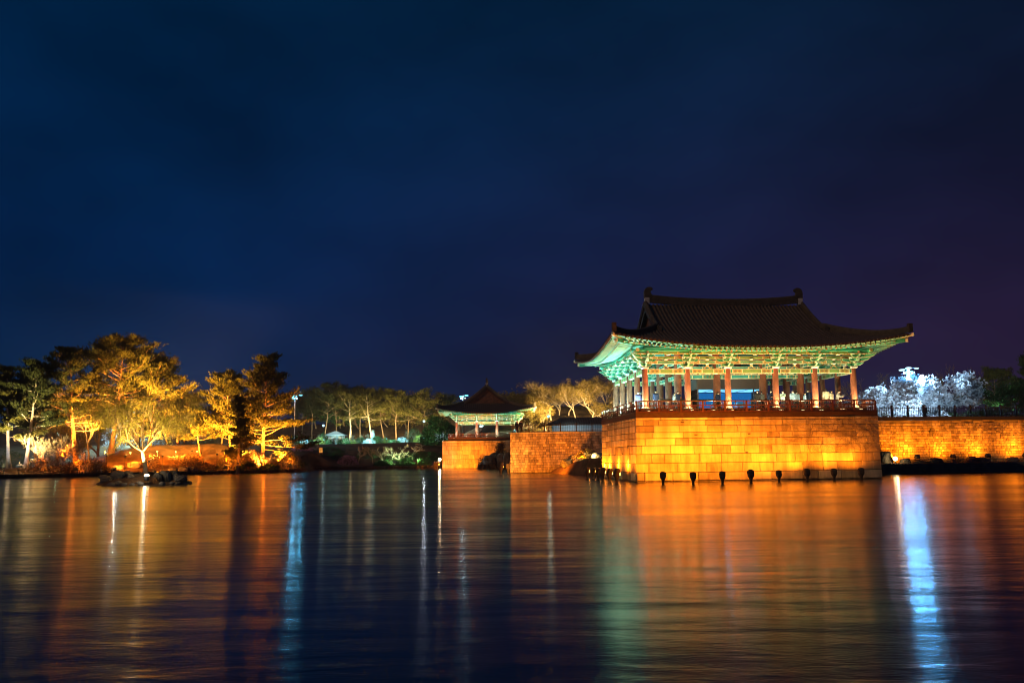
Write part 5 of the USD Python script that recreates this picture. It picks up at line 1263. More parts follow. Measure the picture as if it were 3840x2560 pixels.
# trees on the hill behind
hill = [(1130, 262, 1500, 5.5, 'needles_dark', 'dark pine right behind the tall street lamp'), (1168, 256, 1475, 5.5, 'needles_dark', 'dark green pine left of the kiosk, with a forked pale trunk'), (1215, 250, 1448, 6.5, 'needles_dark', 'tallest dark pine of the hill with a teal lit top'), (1262, 262, 1462, 5.6, 'needles', 'pine above the kiosk roof'), (1312, 247, 1470, 5.6, 'needles', 'pine with a bright golden trunk right of the kiosk'),
        (1352, 258, 1462, 5.2, 'needles_dark', 'dark pine between the golden trunk and the bent trunk'), (1396, 247, 1468, 6.2, 'needles', 'pine with a bright bent trunk behind the stone post'), (1440, 258, 1478, 5.4, 'needles', 'yellow lit pine with slim trunk right of the bent trunk'), (1487, 249, 1472, 6.0, 'needles', 'spreading yellow pine in the middle of the hill'), (1530, 258, 1500, 5.0, 'needles_dark', 'dark pine beyond the spreading yellow pine'),
        (1598, 246, 1492, 7.0, 'needles', 'flat-topped pine left of the small pavilion roof'), (1660, 258, 1500, 5.6, 'needles_dark', 'dim pine just over the small pavilion eave'), (1290, 280, 1462, 5.5, 'needles_dark', 'dim pine in the second row above the kiosk'), (1420, 282, 1482, 5.5, 'needles_dark', 'dim pine in the second row near the hill crest'), (1560, 282, 1506, 6, 'needles_dark', 'dim low pine in the gap of the tree line')]
for i, (px, Y, yt, W, lf, lab) in enumerate(hill):
    pine(lab, px, Y, yt, W * 1.1, 200 + i, (rng.uniform(-2, 2), 0), .44, 26, .3, lf, 'bark_pale' if i in (4, 6) else 'bark', clumps=9, card=(.75, .22), group='pines on the hill behind the far bank', sub=4, r0=.34 if i in (4, 6) else .24, wob=.05, sigma=.62)
bare('rounded bare tree standing over the flat-topped pine', 1590, 276, 1456, 5.0, 230, 'twig', 'twig', 6, 3, .05)
bush('big teal lit dark green tree left of the small pavilion', 1648, 184, 1552, 5.0, 231, 'leaves_green', 'twig', 4200, name='evergreen_tree', lsize=(.55, .3), dens=.5)
right_hill = [(1935, 172, 1478, 5.0, 'reddish bare tree with layered twigs by the small pavilion eave', 0), (1965, 160, 1500, 4.0, 'golden leafy tree just right of the small pavilion', 1), (2070, 178, 1424, 5.6, 'tall golden bare tree on the slope behind the wall', 1), (2135, 184, 1440, 5.8, 'bare tree with crossing forked limbs behind the wall', 0), (2165, 176, 1415, 5.4, 'highest bare tree near the eave of the large pavilion', 0),
              (2215, 170, 1430, 5.6, 'dim bare tree half behind the large pavilion columns', 0), (2010, 190, 1470, 5.6, 'dim bare tree behind the golden bare tree', 0), (2255, 184, 1400, 6.2, 'dark bare tree rising behind the large pavilion eave', 0), (2105, 196, 1440, 6, 'dim bare tree high on the slope crest', 0), (2050, 166, 1515, 3.0, 'slim bare tree in front of the golden bare tree', 0), (1900, 190, 1496, 5.5, 'low golden tree peeping over the small pavilion eave', 1), (2035, 200, 1452, 6.5, 'broad dim tree filling the gap left of the tall golden tree', 0), (2100, 186, 1432, 5.5, 'golden twiggy tree right of the tall golden tree', 1), (2190, 198, 1420, 6.5, 'broad golden twiggy tree near the large pavilion eave', 1), (2240, 176, 1450, 5.0, 'golden twiggy tree behind the side columns of the large pavilion', 1), (1985, 176, 1500, 4.5, 'golden twiggy tree above the small tiled outbuilding end', 1)]
for i, (px, Y, yt, W, lab, lf) in enumerate(right_hill):
    bare(lab, px, Y, yt, W * 1.15, 240 + i, 'bark_pale', 'twig', 7, 3 if i % 2 else [3, 3, 3, 3, 2, 2], .028, 'leaves_gold', 2, lsize=(.30, .12), jitter=.4, group='bare trees on the slope behind the wall', split=4, spread=.62)
bare('small golden tree over the fence right of the small pavilion', 1992, 122, 1548, 2.4, 260, 'twig', 'twig', 6, 3, .02, 'leaves_gold', 1, base=(P(1992, 1600, 122)[0], 122, 5.9))
# low tiled building behind the wall fence
q0, q1 = P(2065, 1570, 128), P(2262, 1570, 128)
t = thing('tiled_outbuilding', 'long low outbuilding with a dark tiled roof behind the wall fence', 'building', (q0[0], 128, 5.9)); W_ = q1[0] - q0[0] + 6
put(MB().box((.4, 0, 0), (W_, 4, 1.75)), 'wall', 'white_wall', t)
zr_ = ztop(2100, 1566, 130) - 5.9
rfp = put(MB().add([(-.8, -.9, 1.7), (W_, -.9, 1.7), (W_, 2, zr_), (1.8, 2, zr_), (-.8, 5, 1.7), (W_, 5, 1.7)], [(0, 1, 2, 3), (5, 4, 3, 2)]).add([(-.8, -.9, 1.7), (1.8, 2, zr_), (-.8, 5, 1.7)], [(0, 1, 2)]), 'roof', 'tile', t)
for k in range(22):
    x = .3 + k * .42; put(MB().beam((x, -.95, 1.76), (max(x, 1.8), 2, zr_ + .05), .16, .1), 'tile_row', 'tile', rfp)
spot((q0[0] + 3, 125.2, 7.9), (q0[0] + 3.5, 128, 6.6), 14, (.6, .9, 1), 70, .5)
# plaster gable and lit sign behind the small pavilion
g0 = P(1790, 1625, 182)
t = thing('gate_house', 'white plastered gable with a tiled roof seen through the small pavilion', 'building', (g0[0], 182, 5.9)); zt_ = ztop(1790, 1608, 182) - 5.9
put(MB().add([(-2.6, 0, 0), (2.6, 0, 0), (2.6, 0, zt_ - 1.35), (0, 0, zt_ - .15), (-2.6, 0, zt_ - 1.35)], [(0, 1, 2, 3, 4)]), 'wall', 'white_wall', t)
for s in (-1, 1):
    put(MB().beam((0, -.3, zt_), (s * 3.1, -.3, zt_ - 1.5), .8, .16, up=(0, 1, 0)), 'roof_edge', 'white_wall', t)
for k in range(9):
    x = -2.2 + k * .55; put(MB().box((x - .1, -.16, .3), (x + .1, -.02, zt_ - .5 - abs(x) * .46)), 'gable_slat', 'plaster', t)
spot((g0[0], 178.5, 7), (g0[0], 182, 8), 70, (.6, .9, 1.0), 60, .5)
s0 = P(1801, 1597, 186); t = thing('light_sign', 'small glowing white sign board seen through the small pavilion', 'sign', (s0[0], 186, 5.9)); put(MB().box((-.75, -.08, s0[2] - 6.2), (.75, 0, s0[2] - 5.65)), 'panel', 'panel_sign', t); put(MB().box((-.8, -.02, s0[2] - 6.26), (.8, .1, s0[2] - 5.59)), 'frame', 'iron', t); put(MB().tube([(0, .04, 0), (0, .04, s0[2] - 6.2)], .06, 6), 'post', 'iron', t)
s0 = P(1842, 1617, 176); t = thing('bright_floodlight', 'dazzling yellow-white floodlight inside the small pavilion view', 'floodlight', (s0[0], 176, 5.9)); s_ = trimesh.creation.icosphere(2)
put(MB().add(np.array(s_.vertices) * [.8, .2, .55] + [0, 0, s0[2] - 5.9], s_.faces), 'lens', 'lamp_warm', t, smooth=True); put(MB().tube([(0, .15, 0), (0, .15, s0[2] - 6.1)], .07, 6).box((-.5, .1, s0[2] - 6.3), (.5, .4, s0[2] - 5.5)), 'stand', 'iron', t)
bulb(s0 - [0, .7, 0], 12, (1, .85, .5), .2)
# ------------------------------------------------------------------ right-hand side: cherry trees, dim trees
for i, (px, Y, yt, W, lab, nl) in enumerate(((3340, 97.5, 1455, 3.2, 'low dazzling white cherry next to the large pavilion deck', 3), (3425, 94.5, 1424, 2.6, 'tall white cherry in full bloom under the street lamp', 3), (3555, 97.5, 1398, 3.3, 'wide white cherry in full bloom, away from the pavilion', 3), (3487, 98.5, 1404, 3.0, 'white cherry in full bloom behind the fence gap', 3), (3268, 112, 1462, 3.0, 'dim blossoming cherry showing beside the last column', 2))):
    bare(lab, px, Y, yt, W, 300 + i, 'bark', 'twig_dark', 6, 4 if i else 4, .02, 'blossom', nl, name='cherry_tree', lsize=(.40, .28), jitter=.25, base=(P(px, 1600, Y)[0], Y, 5.7), group='blossoming cherry trees behind the fence', spread=.8, up=.04, split=3)
q = P(3405, 1384, 97)
for dx, tg, I, cn in ((-.85, (-4.5, .3, -2.7), 900, 46), (0, (.2, .7, -4), 420, 58), (1.0, (5, .6, -2.4), 750, 48), (0, (-1, 4, -3), 600, 50)):
    spot(q + [dx, -.3, -.75], q + np.array(tg, float), I * .95, (.44, .74, 1.0), cn, .7)
for i, px in enumerate((3318, 3392, 3470, 3548, 3626)):  # unseen floodlights, placed to light the blossom from below
    w_ = P(px, 1560, 89.4); lab = f'small floodlight behind the pickets under the blossom, {["nearest the pavilion deck", "second from the deck", "in the middle", "second from the far end", "farthest from the deck"][i]}'
    copy_of(gp, lab, (w_[0], 89.4, 6.0), rng.uniform(-.3, .3), scale=.8, group='floodlights under the blossom')
    spot((w_[0], 89.7, 6.5), (w_[0] + rng.uniform(-.5, .5), 94, 9.0), 110, (.48, .77, 1.0), 60, .8)
for i in range(7):
    px = 3320 + i * 52; bush(f'low blossoming hedge plant behind the pickets, {["first", "second", "third", "fourth", "fifth", "sixth", "last"][i]} from the pavilion deck', px, 93.5 + (i % 2), 1540, 1.5, 320 + i, 'blossom' if i < 5 else 'leaves_green', 'twig_dark', 420, base=(P(px, 1600, 93.5)[0], 93.5 + i % 2, 5.85), group='low plants behind the pickets', lsize=(.24, .16))
for i, (px, Y, yt, W, lab) in enumerate(((3245, 150, 1400, 4.2, 'dark bare tree right of the last pavilion column'), (3305, 155, 1395, 4.0, 'thin bare tree under the pavilion eave tip'), (3530, 150, 1358, 4.6, 'dim bare tree rising over the cherry blossom'), (3650, 140, 1370, 4.6, 'dim bare tree beyond the widest cherry'))):
    bare(lab, px, Y, yt, W, 340 + i, 'twig_dark', 'twig', 7, 3, .022, base=(P(px, 1600, Y)[0], Y, 5.8), group='dim bare trees behind the blossom')
pine('dim pine with a dark upright top beyond the cherry', 3735, 128, 1392, 4.6, 350, (0, 0), .25, 26, .5, 'needles', 'bark', clumps=9, card=(.5, .13), base=(P(3735, 1600, 128)[0], 128, 5.8))
pine('tall dark tree cut by the picture edge above the wall', 3900, 118, 1322, 4.6, 351, (0, 0), .12, 34, .55, 'needles_dark', 'bark', clumps=11, card=(.5, .13), base=(P(3900, 1600, 118)[0], 118, 5.8))
pine('low green lit pine spreading over the fence end', 3800, 99, 1478, 4.4, 352, (0, 0), .25, 24, .4, 'leaves_green', 'bark', clumps=10, card=(.32, .08), base=(P(3800, 1600, 99)[0], 99, 5.8))
bush('green shrub behind the fence beyond the blossom', 3720, 97, 1520, 2.2, 353, 'leaves_green', 'twig_dark', 900, base=(P(3720, 1600, 97)[0], 97, 5.8))
# boulders on the terrace
for i, (px, w, h, back, lab) in enumerate(((3309, 1.0, 1.5, .6, 'tall dark boulder leaning on the platform corner'), (3376, .8, .62, 1.0, 'low dark boulder beside the glaring lamp'), (3436, 1.3, .34, 1.2, 'flat dark stones in front of the nearest terrace floodlight'), (3486, 1.15, .62, 1.5, 'wide dark boulder between two terrace floodlights'), (3648, .75, .75, 1.2, 'upright boulder of the close pair on the terrace'), (3680, .9, .62, 1.6, 'broad boulder of the close pair on the terrace'), (3620, .5, .3, 1.4, 'small stone left of the close pair of boulders'), (3828, 1.0, .55, .9, 'dark boulder at the far end of the terrace'))):
    q = P(px, 1735, 85.4); u = (q[0] - RW0[0]) / rt[0]; b = np.array([RW0[0], RW0[1], 0]) + TDIR * u - TN * (back + .9); rock(lab, (b[0], b[1], 1.1), (w * .62, .5, h * .62), 400 + i, 'rock', group='boulders on the terrace')
# rock bank in front of the wall between the pavilions
def bank(name, label, pts, zt, seed, mat='soil'):
    pl = shapely.Polygon(pts); R = np.random.default_rng(seed); x0, y0, x1, y1 = pl.bounds; xs = np.linspace(x0, x1, 40); ys = np.linspace(y0, y1, 26); X, Y = np.meshgrid(xs, ys)
    ins = shapely.contains_xy(pl, X, Y); d = shapely.distance(shapely.points(X, Y), pl.exterior); Z = np.where(ins, zt(X, Y) * sstep(d / 1.0) + .35 * (meshkit.fbm(np.stack([X, Y, 0 * X], -1) * .9, 3, seed) - .5), -.8)
    i, j = np.meshgrid(np.arange(25), np.arange(39), indexing='ij'); k = i * 40 + j
    put(MB().add(np.stack([X, Y, Z], -1), np.stack([k, k + 1, k + 41, k + 40], -1).reshape(-1, 4)), name, mat, smooth=True, kind='structure', label=label)


bank('rock_bank', 'dark earth bank against the wall beside the large platform', [(5.0, 109.5), (5.6, 104), (8.0, 99), (9.0, 96), (13.5, 96), (13.5, 109.9), (5, 109.9)], lambda X, Y: .5 + 1.5 * sstep((X - 5) / 5), 7)
bank('rock_islet', 'low stone-edged islet before the gap between platform and wall', [(-6.6, 152), (-6.6, 157.5), (-.8, 157.5), (-.8, 149.5)], lambda X, Y: .9 + 0 * X, 8)
edging('low stone kerb around the islet at the far platform', [(-6.6, 157), (-6.6, 152), (-.8, 149.4)], (-.1, .28, .6), .7, 9)
for i, (px, Y, z, s, h, lab) in enumerate(((2125, 103, 1.0, 1.1, 1.1, 'dark boulder low on the bank by the wall'), (2148, 105, 1.3, .9, 1.3, 'upright boulder on the bank left of the lit shrub'), (2165, 102.5, 1.3, .8, .8, 'pale boulder on the bank under the lit shrub'), (2238, 101, 1.6, 1.0, 1.2, 'boulder on the bank against the large platform'), (2212, 100, 1.5, .5, .5, 'small boulder under the lit shrub beside the platform'),
        (1835, 152.5, .8, 1.5, 1.9, 'dark boulder in the middle of the islet'), (1855, 154, .8, 1.2, 2.6, 'tall dark boulder on the islet'), (1878, 153, .8, 1.2, 2.4, 'craggy boulder on the islet near the wall corner'), (1902, 152, .8, 1.0, 2.4, 'upright boulder on the islet at the wall corner'), (1815, 153, .7, 1.0, 1.0, 'low boulder at the tip of the islet'))):
    q = P(px, 1700, Y); rock(lab, (q[0], Y, z), (s * .8, s * .7, h * .62), 420 + i, 'rock' if 'pale' not in lab else 'granite_c', group='boulders by the wall')
bush('dry lit shrub on the bank beside the large platform', 2200, 103, 1682, 1.7, 430, 'leaves_gold', 'twig_pale', 900, base=(P(2200, 1700, 103)[0], 103, 1.6))
bare('dry thorny shrub on the bank against the wall', 2170, 105, 1690, 1.5, 431, 'twig_pale', 'twig_pale', 6, 3, .02, base=(P(2170, 1700, 105)[0], 105, 1.5), name='bare_shrub', cat='shrub')
bare('dark twisted shrub over the islet against the far platform', 1884, 156, 1658, 2.2, 432, 'twig_dark', 'twig_dark', 6, 3, .04, 'leaves_orange', 1, base=(P(1884, 1700, 156)[0], 156, .9), lsize=(.3, .2), name='bare_shrub', cat='shrub')
bush('small dry shrub at the tip of the islet', 1818, 154.5, 1700, 1.6, 433, 'leaves_orange', 'twig', 500, base=(P(1818, 1700, 154.5)[0], 154.5, .8))
spot((10.3, 100.2, 2.4), (9.8, 104, 2.6), 60, (1, .66, .2), 120, .6)

# ------------------------------------------------------------------ creeper on the walls
def creeper(label, place, starts, seed, steps, spreadu, r=.013):
    """thin bare stems that wander over a wall: place(u, z, lift) puts them on the stone"""
    R = np.random.default_rng(seed); A, B, ra = [], [], []
    heads = [(u, z, a, r) for u, z, a in starts]
    for s in range(steps):
        nh = []
        for u, z, a, rr in heads:
            a2 = a + R.normal() * .35; l = R.uniform(.12, .3); u2, z2 = u + math.cos(a2) * l, z + math.sin(a2) * l
            if not (spreadu[0] < u2 < spreadu[1] and spreadu[2] < z2 < spreadu[3]):
                continue
            A.append(place(u, z, .05)); B.append(place(u2, z2, .05)); ra.append(rr); nh.append((u2, z2, a2, rr * .985))
            if R.random() < .16 and len(heads) < 240:
                nh.append((u2, z2, a2 + R.choice([-1, 1]) * R.uniform(.4, 1.0), rr * .72))
        heads = [h for h in nh if h[3] > .004]
    m = MB().segs(np.array(A), np.array(B), np.array(ra), np.array(ra) * .95, 4)
    return put(m, 'creeper', 'bark', label=label, cat='creeper')


cyw, syw = math.cos(YAW), math.sin(YAW)
def on_front(u, z, l):
    x, y = u, BT * z - l; return (ORIGIN[0] + cyw * x - syw * y, ORIGIN[1] + syw * x + cyw * y, z)
def on_right(u, z, l):
    p = np.array([*RW0, 0]) + TDIR * u + TN * (.012 * z - l); return (p[0], p[1], z)
creeper('bare creeper stems spread over the upper end of the granite platform wall', on_front, [(22.3, 2.6 + .35 * k, 2.9 + .12 * (k % 3 - 1)) for k in range(9)] + [(21.6 - .7 * k, 5.6, 3.5) for k in range(8)], 51, 60, (11.0, 22.45, 2.3, 5.62))
creeper('bare creeper stems hanging on the squared-stone wall by the platform corner', on_right, [(-1.6 + .5 * k, 5.6, -1.2 - .06 * k) for k in range(8)] + [(0, 5.2, -.1), (1, 5.4, -.2), (2, 5.0, -.15)], 52, 55, (-2.2, 9.0, 1.6, 5.6))
creeper('thin creeper stems at the far end of the squared-stone wall', on_right, [(19.5 + .5 * k, 5.6, -2.2) for k in range(7)], 53, 40, (14.5, 24, 2.4, 5.6))

# ------------------------------------------------------------------ glass room inside the large pavilion
KA0, KA1, KB0, KB1 = 6.3, 13.4, 4.3, 8.2
kt = thing('glass_room', 'glazed exhibition room with a grey-brown top band inside the large pavilion', 'glass room', (*MORG, 6.56), YAW)
def kput(mb, n, m, p=None):
    return put(mb, n, m, p or kt)
H1, H2 = 2.15, 3.05
for k in range(5):
    x0 = KA0 + k * (KA1 - KA0) / 5; x1 = KA0 + (k + 1) * (KA1 - KA0) / 5
    kput(MB().box((x0 + .008, KB0 - .02, H1), (x1 - .008, KB0 + .1, H2)), 'band_panel', 'kiosk_band')
for k in range(3):
    y0 = KB0 + .1 + k * (KB1 - KB0 - .1) / 3; y1 = y0 + (KB1 - KB0 - .1) / 3
    kput(MB().box((KA0 - .02, y0 + .008, H1), (KA0 + .1, y1 - .008, H2)), 'band_panel', 'kiosk_band'); kput(MB().box((KA1 - .1, y0 + .008, H1), (KA1 + .02, y1 - .008, H2)), 'band_panel', 'kiosk_band')
for x in (KA0, KA0 + 1.6, KA0 + 3.2, KA0 + 5.6, KA1 - .12):
    kput(MB().box((x, KB0 + .002, 0), (x + .12, KB0 + .1, H1 - .004)), 'mullion', 'kiosk_band')
for x, y in ((KA0, KB1 - .1), (KA1 - .12, KB1 - .1)):
    kput(MB().box((x, y, 0), (x + .12, y + .1, H1 - .004)), 'mullion', 'kiosk_band')
for a, b in ((KA0 + .12, KA0 + 1.6), (KA0 + 1.72, KA0 + 3.2), (KA0 + 3.32, KA0 + 5.6), (KA0 + 5.72, KA1 - .12)):
    kput(MB().box((a + .003, KB0 + .04, .12), (b - .003, KB0 + .055, H1 - .01)), 'pane', 'kiosk_glass')
kput(MB().box((KA0 + .04, KB0 + .13, .12), (KA0 + .055, KB1 - .12, H1 - .01)), 'pane', 'kiosk_glass')
kput(MB().box((KA0, KB0 - .01, 0), (KA1, KB1, .1)), 'plinth', 'kiosk_band'); kput(MB().box((KA0, KB0, H2 + .004), (KA1, KB1, H2 + .1)), 'roof_slab', 'kiosk_band'); kput(MB().box((KA0 + .12, KB0 + .12, H1 - .03), (KA1 - .12, KB1 - .12, H1 + .01)), 'inner_ceiling', 'white_wall')
for i in range(4):
    for j in range(2):
        x0 = KA0 + .35 + i * 1.68; y0 = KB0 + .5 + j * 1.7; kput(MB().box((x0, y0, H1 - .06), (x0 + 1.3, y0 + 1.3, H1 - .034)), 'ceiling_panel', 'panel_white')
kput(MB().box((KA0 + .15, KB1 - .09, .1), (KA1 - .15, KB1 - .05, H1 - .1)), 'glow_backing', 'room_glow_blue')  # added glowing backing, gives the blue room light behind the panes
for x in (KA0 + 2.2, KA0 + 4.6):
    kput(MB().box((x, KB0 + 1.6, .1), (x + 1.0, KB0 + 2.4, .95)), 'plinth_block', 'white_wall')
w_ = big.world((9.8, 6.2, 8.5)); disk(w_, (0, -.3, -1), 10, (.4, .75, 1.0), .5)
for i, (a, L_, b) in enumerate(((5.0, 2.6, 2.2), (1.9, 2.2, 1.6), (10.9, 2.6, 2.0), (15.0, 2.4, 2.2))):
    t = thing('display_table', ['dark sloping display table before the glass room, on its left half', 'dark display table near the corner column', 'dark display table before the glass room, on its right half', 'dark display table behind the fifth front column'][i].replace(' on its left half', ' beside the third column').replace(', on its right half', ' past its middle'), 'table', big.world((a, b, 6.55)), YAW)
    put(MB().add([(0, 0, .86), (L_, 0, .86), (L_, .7, 1.0), (0, .7, 1.0), (0, 0, .92), (L_, 0, .92), (L_, .7, 1.06), (0, .7, 1.06)], BOXF), 'table_top', 'darkwood', t)
    for x in (.1, L_ - .1):
        for y in (.08, .62):
            put(MB().box((x - .04, y - .04, 0), (x + .04, y + .04, .87)), 'leg', 'darkwood', t)

# ------------------------------------------------------------------ people
def ball(p, r):
    return m3.Manifold.sphere(r, 12).translate(p)


def chain(js):
    out = []
    for (a, ra), (b, rb) in zip(js[:-1], js[1:]):
        out.append(m3.Manifold.batch_hull([ball(a, ra), ball(b, rb)]))
    return out


def smooth_union(parts, edge=.05, it=4):
    m = m3.Manifold.batch_boolean(parts, m3.OpType.Add).refine_to_length(edge).to_mesh(); t = trimesh.Trimesh(m.vert_properties[:, :3], m.tri_verts); trimesh.smoothing.filter_taubin(t, iterations=it); return t


def hand(wr, d, side):
    """palm, four unequal fingers and a thumb at the wrist wr, pointing along d"""
    d = np.array(d, float) / np.linalg.norm(d); a = np.cross(d, [0, 1, .01]); a /= np.linalg.norm(a); n = np.cross(a, d); wr = np.array(wr); o = []
    o.append(m3.Manifold.batch_hull([ball(wr + d * .02 + a * s * .022, .014) for s in (-1, 1)] + [ball(wr + d * .085 + a * s * .032, .012) for s in (-1, 1)]))
    for k, l in enumerate((.062, .072, .068, .052)):
        b = wr + d * .085 + a * (-.03 + .02 * k); m1 = b + d * l * .55 + n * .006; o += chain([(b, .0095), (m1, .009), (m1 + d * l * .4 + n * .022, .008)])
    b = wr + d * .03 + a * side * .03; o += chain([(b, .011), (b + d * .035 + a * side * .025, .010), (b + d * .065 + a * side * .028, .009)])
    return o


POSES = {}
def pose(kind):
    if kind in POSES:
        return POSES[kind]
    sh = {'stand': [((-.24, .0, 1.12), (-.25, -.05, .87)), ((.24, .0, 1.12), (.25, -.05, .87))], 'phone': [((-.24, .0, 1.14), (-.22, -.10, .90)), ((.25, -.16, 1.22), (.14, -.36, 1.45))], 'lean': [((-.22, -.14, 1.12), (-.14, -.40, 1.06)), ((.22, -.16, 1.14), (.16, -.46, 1.16))]}[kind]
    fw = -.12 if kind == 'lean' else 0
    skin, jack, trou, shoe = [], [], [], []
    pel, ch, nk, hd = np.array([0, 0, .95]), np.array([0, fw * .6, 1.28]), np.array([0, fw, 1.44]), np.array([0, fw * 1.3 - .02, 1.57])
    torso = [m3.Manifold.batch_hull([ball(pel + [s * .09, 0, 0], .115) for s in (-1, 1)] + [ball(pel + [s * .08, 0, .14], .105) for s in (-1, 1)]), m3.Manifold.batch_hull([ball(pel + [s * .08, 0, .12], .105) for s in (-1, 1)] + [ball(ch + [s * .10, 0, 0], .115) for s in (-1, 1)] + [ball(ch + [s * .15, 0, .1], .06) for s in (-1, 1)])]
    skin += torso + chain([(ch + [0, 0, .1], .075), (nk, .058), (hd - [0, -.01, .06], .06)])
    head = m3.Manifold.batch_hull([ball(hd + [0, .01, .03], .088), ball(hd + [0, -.02, -.05], .062), ball(hd + [0, .02, .05], .085), ball(hd + [0, -.035, -.075], .035)]); skin.append(head)
    skin += [m3.Manifold.batch_hull([ball(hd + [0, -.085, .005], .012), ball(hd + [0, -.108, -.025], .014)])]
    skin += [ball(hd + [s * .088, .01, -.01], .02) for s in (-1, 1)]
    jack += [m3.Manifold.batch_hull([ball(pel + [s * .10, 0, -.06], .14) for s in (-1, 1)] + [ball(pel + [s * .09, 0, .14], .13) for s in (-1, 1)]), m3.Manifold.batch_hull([ball(pel + [s * .09, 0, .12], .13) for s in (-1, 1)] + [ball(ch + [s * .11, 0, 0], .14) for s in (-1, 1)] + [ball(ch + [s * .165, 0, .1], .075) for s in (-1, 1)]), m3.Manifold.batch_hull([ball(ch + [0, .01, .12], .09), ball(nk + [0, .01, -.02], .072)])]
    for s, (el, wr) in zip((-1, 1), sh):
        so = ch + [s * .20, 0, .10]; el, wr = np.array(el) + [0, fw * .4, 0], np.array(wr) + [0, fw * .4, 0]; d = wr - el
        skin += chain([(so, .052), (el, .04), (wr, .028)]) + hand(wr, d, -s); jack += chain([(so, .082), (el, .062), (wr - d * .12, .052)])
        hp, kn, an = np.array([s * .09, 0, .92]), np.array([s * .11, -.02, .49]), np.array([s * .12, .03, .08])
        skin += chain([(hp, .09), (kn, .058), (an, .04)]); trou += chain([(hp, .115), (kn, .078), (an + [0, 0, .02], .066)])
        sk = m3.Manifold.batch_hull([ball(an + [0, .02, -.03], .045), ball(an + [0, -.14, -.045], .035), ball(an + [0, -.06, -.02], .05)]); shoe.append(sk)
    trou.append(m3.Manifold.batch_hull([ball(pel + [s * .09, 0, .02], .122) for s in (-1, 1)]))
    hair = m3.Manifold.batch_hull([ball(hd + [0, .02, .045], .098), ball(hd + [0, .05, -.01], .088), ball(hd + [0, -.035, .075], .062)]) - m3.Manifold.batch_hull([ball(hd + [0, -.10, -.01], .07), ball(hd + [0, -.13, -.09], .08)])
    lng = [m3.Manifold.batch_hull([ball(hd + [0, .06, 0], .085), ball(nk + [0, .085, -.06], .075)])]
    mask = m3.Manifold.batch_hull([ball(hd + [0, -.085, -.03], .03), ball(hd + [0, -.07, -.085], .03), ball(hd + [.05, -.055, -.05], .026), ball(hd + [-.05, -.055, -.05], .026)])
    phone_at = (np.array(sh[1][1]) + np.array([0, fw * .4, 0])) + (np.array(sh[1][1]) - np.array(sh[1][0])) * .42
    POSES[kind] = dict(body=smooth_union(skin, .045, 3), jacket=smooth_union(jack, .06, 4), trousers=smooth_union(trou, .07, 3), shoes=smooth_union(shoe, .05, 2), hair=hair, long=m3.Manifold.batch_boolean([hair] + lng, m3.OpType.Add), mask=mask, phone=phone_at,
        eye=[hd + [s * .032, -.088, .018] for s in (-1, 1)], mouth=hd + [0, -.098, -.066])
    return POSES[kind]


def person(label, p, rz, kind='stand', jacket='cloth_navy', trousers='cloth_black', mask='cloth_white', hair='hair', h=1.0, group='visitors in the large pavilion', longhair=False, phone=None):
    q = pose(kind); t = thing('person', label, 'person', p, rz, group, h)
    b = put(MB().tri(q['body']), 'body', 'skin', t, smooth=True)
    put(MB().tri(q['jacket']), 'jacket', jacket, t, smooth=True); put(MB().tri(q['trousers']), 'trousers', trousers, t, smooth=True); put(MB().tri(q['shoes']), 'shoes', 'cloth_black', t, smooth=True)
    put(MB().tri(q['long' if longhair else 'hair']), 'hair', hair, t, smooth=True)
    if mask:
        put(MB().tri(q['mask']), 'face_mask', mask, t, smooth=True)
    else:
        put(MB().box(q['mouth'] - [.022, .006, .005], q['mouth'] + [.022, .006, .005]), 'mouth', 'redwood', t)
    for e in q['eye']:
        put(MB().tri(trimesh.creation.icosphere(1, .011), None), 'eye', 'hair', t, off=-np.array(e))
    if phone:
        c, s = math.cos(rz), math.sin(rz); o = q['phone'] * h; w = np.array(p) + [c * o[0] - s * o[1], s * o[0] + c * o[1], o[2]]
        tp = thing('phone', phone, 'phone', w, rz); put(MB().box((-.04, -.012, -.07), (.04, 0, .07)), 'case', 'cloth_black', tp); put(MB().box((-.035, .0, -.065), (.035, .003, .065)), 'screen', 'panel_sign', tp)


def on_deck(px, b, z=6.55):
    """a spot on the pavilion floor: seen at px, b metres behind the front columns"""
    k = (px - 1920) / FPX; ox, oy = MORG; c, s = math.cos(YAW), math.sin(YAW)
    a = (k * (oy + c * b) - (ox - s * b)) / (c - k * s); w = big.world((a, b, z)); return w


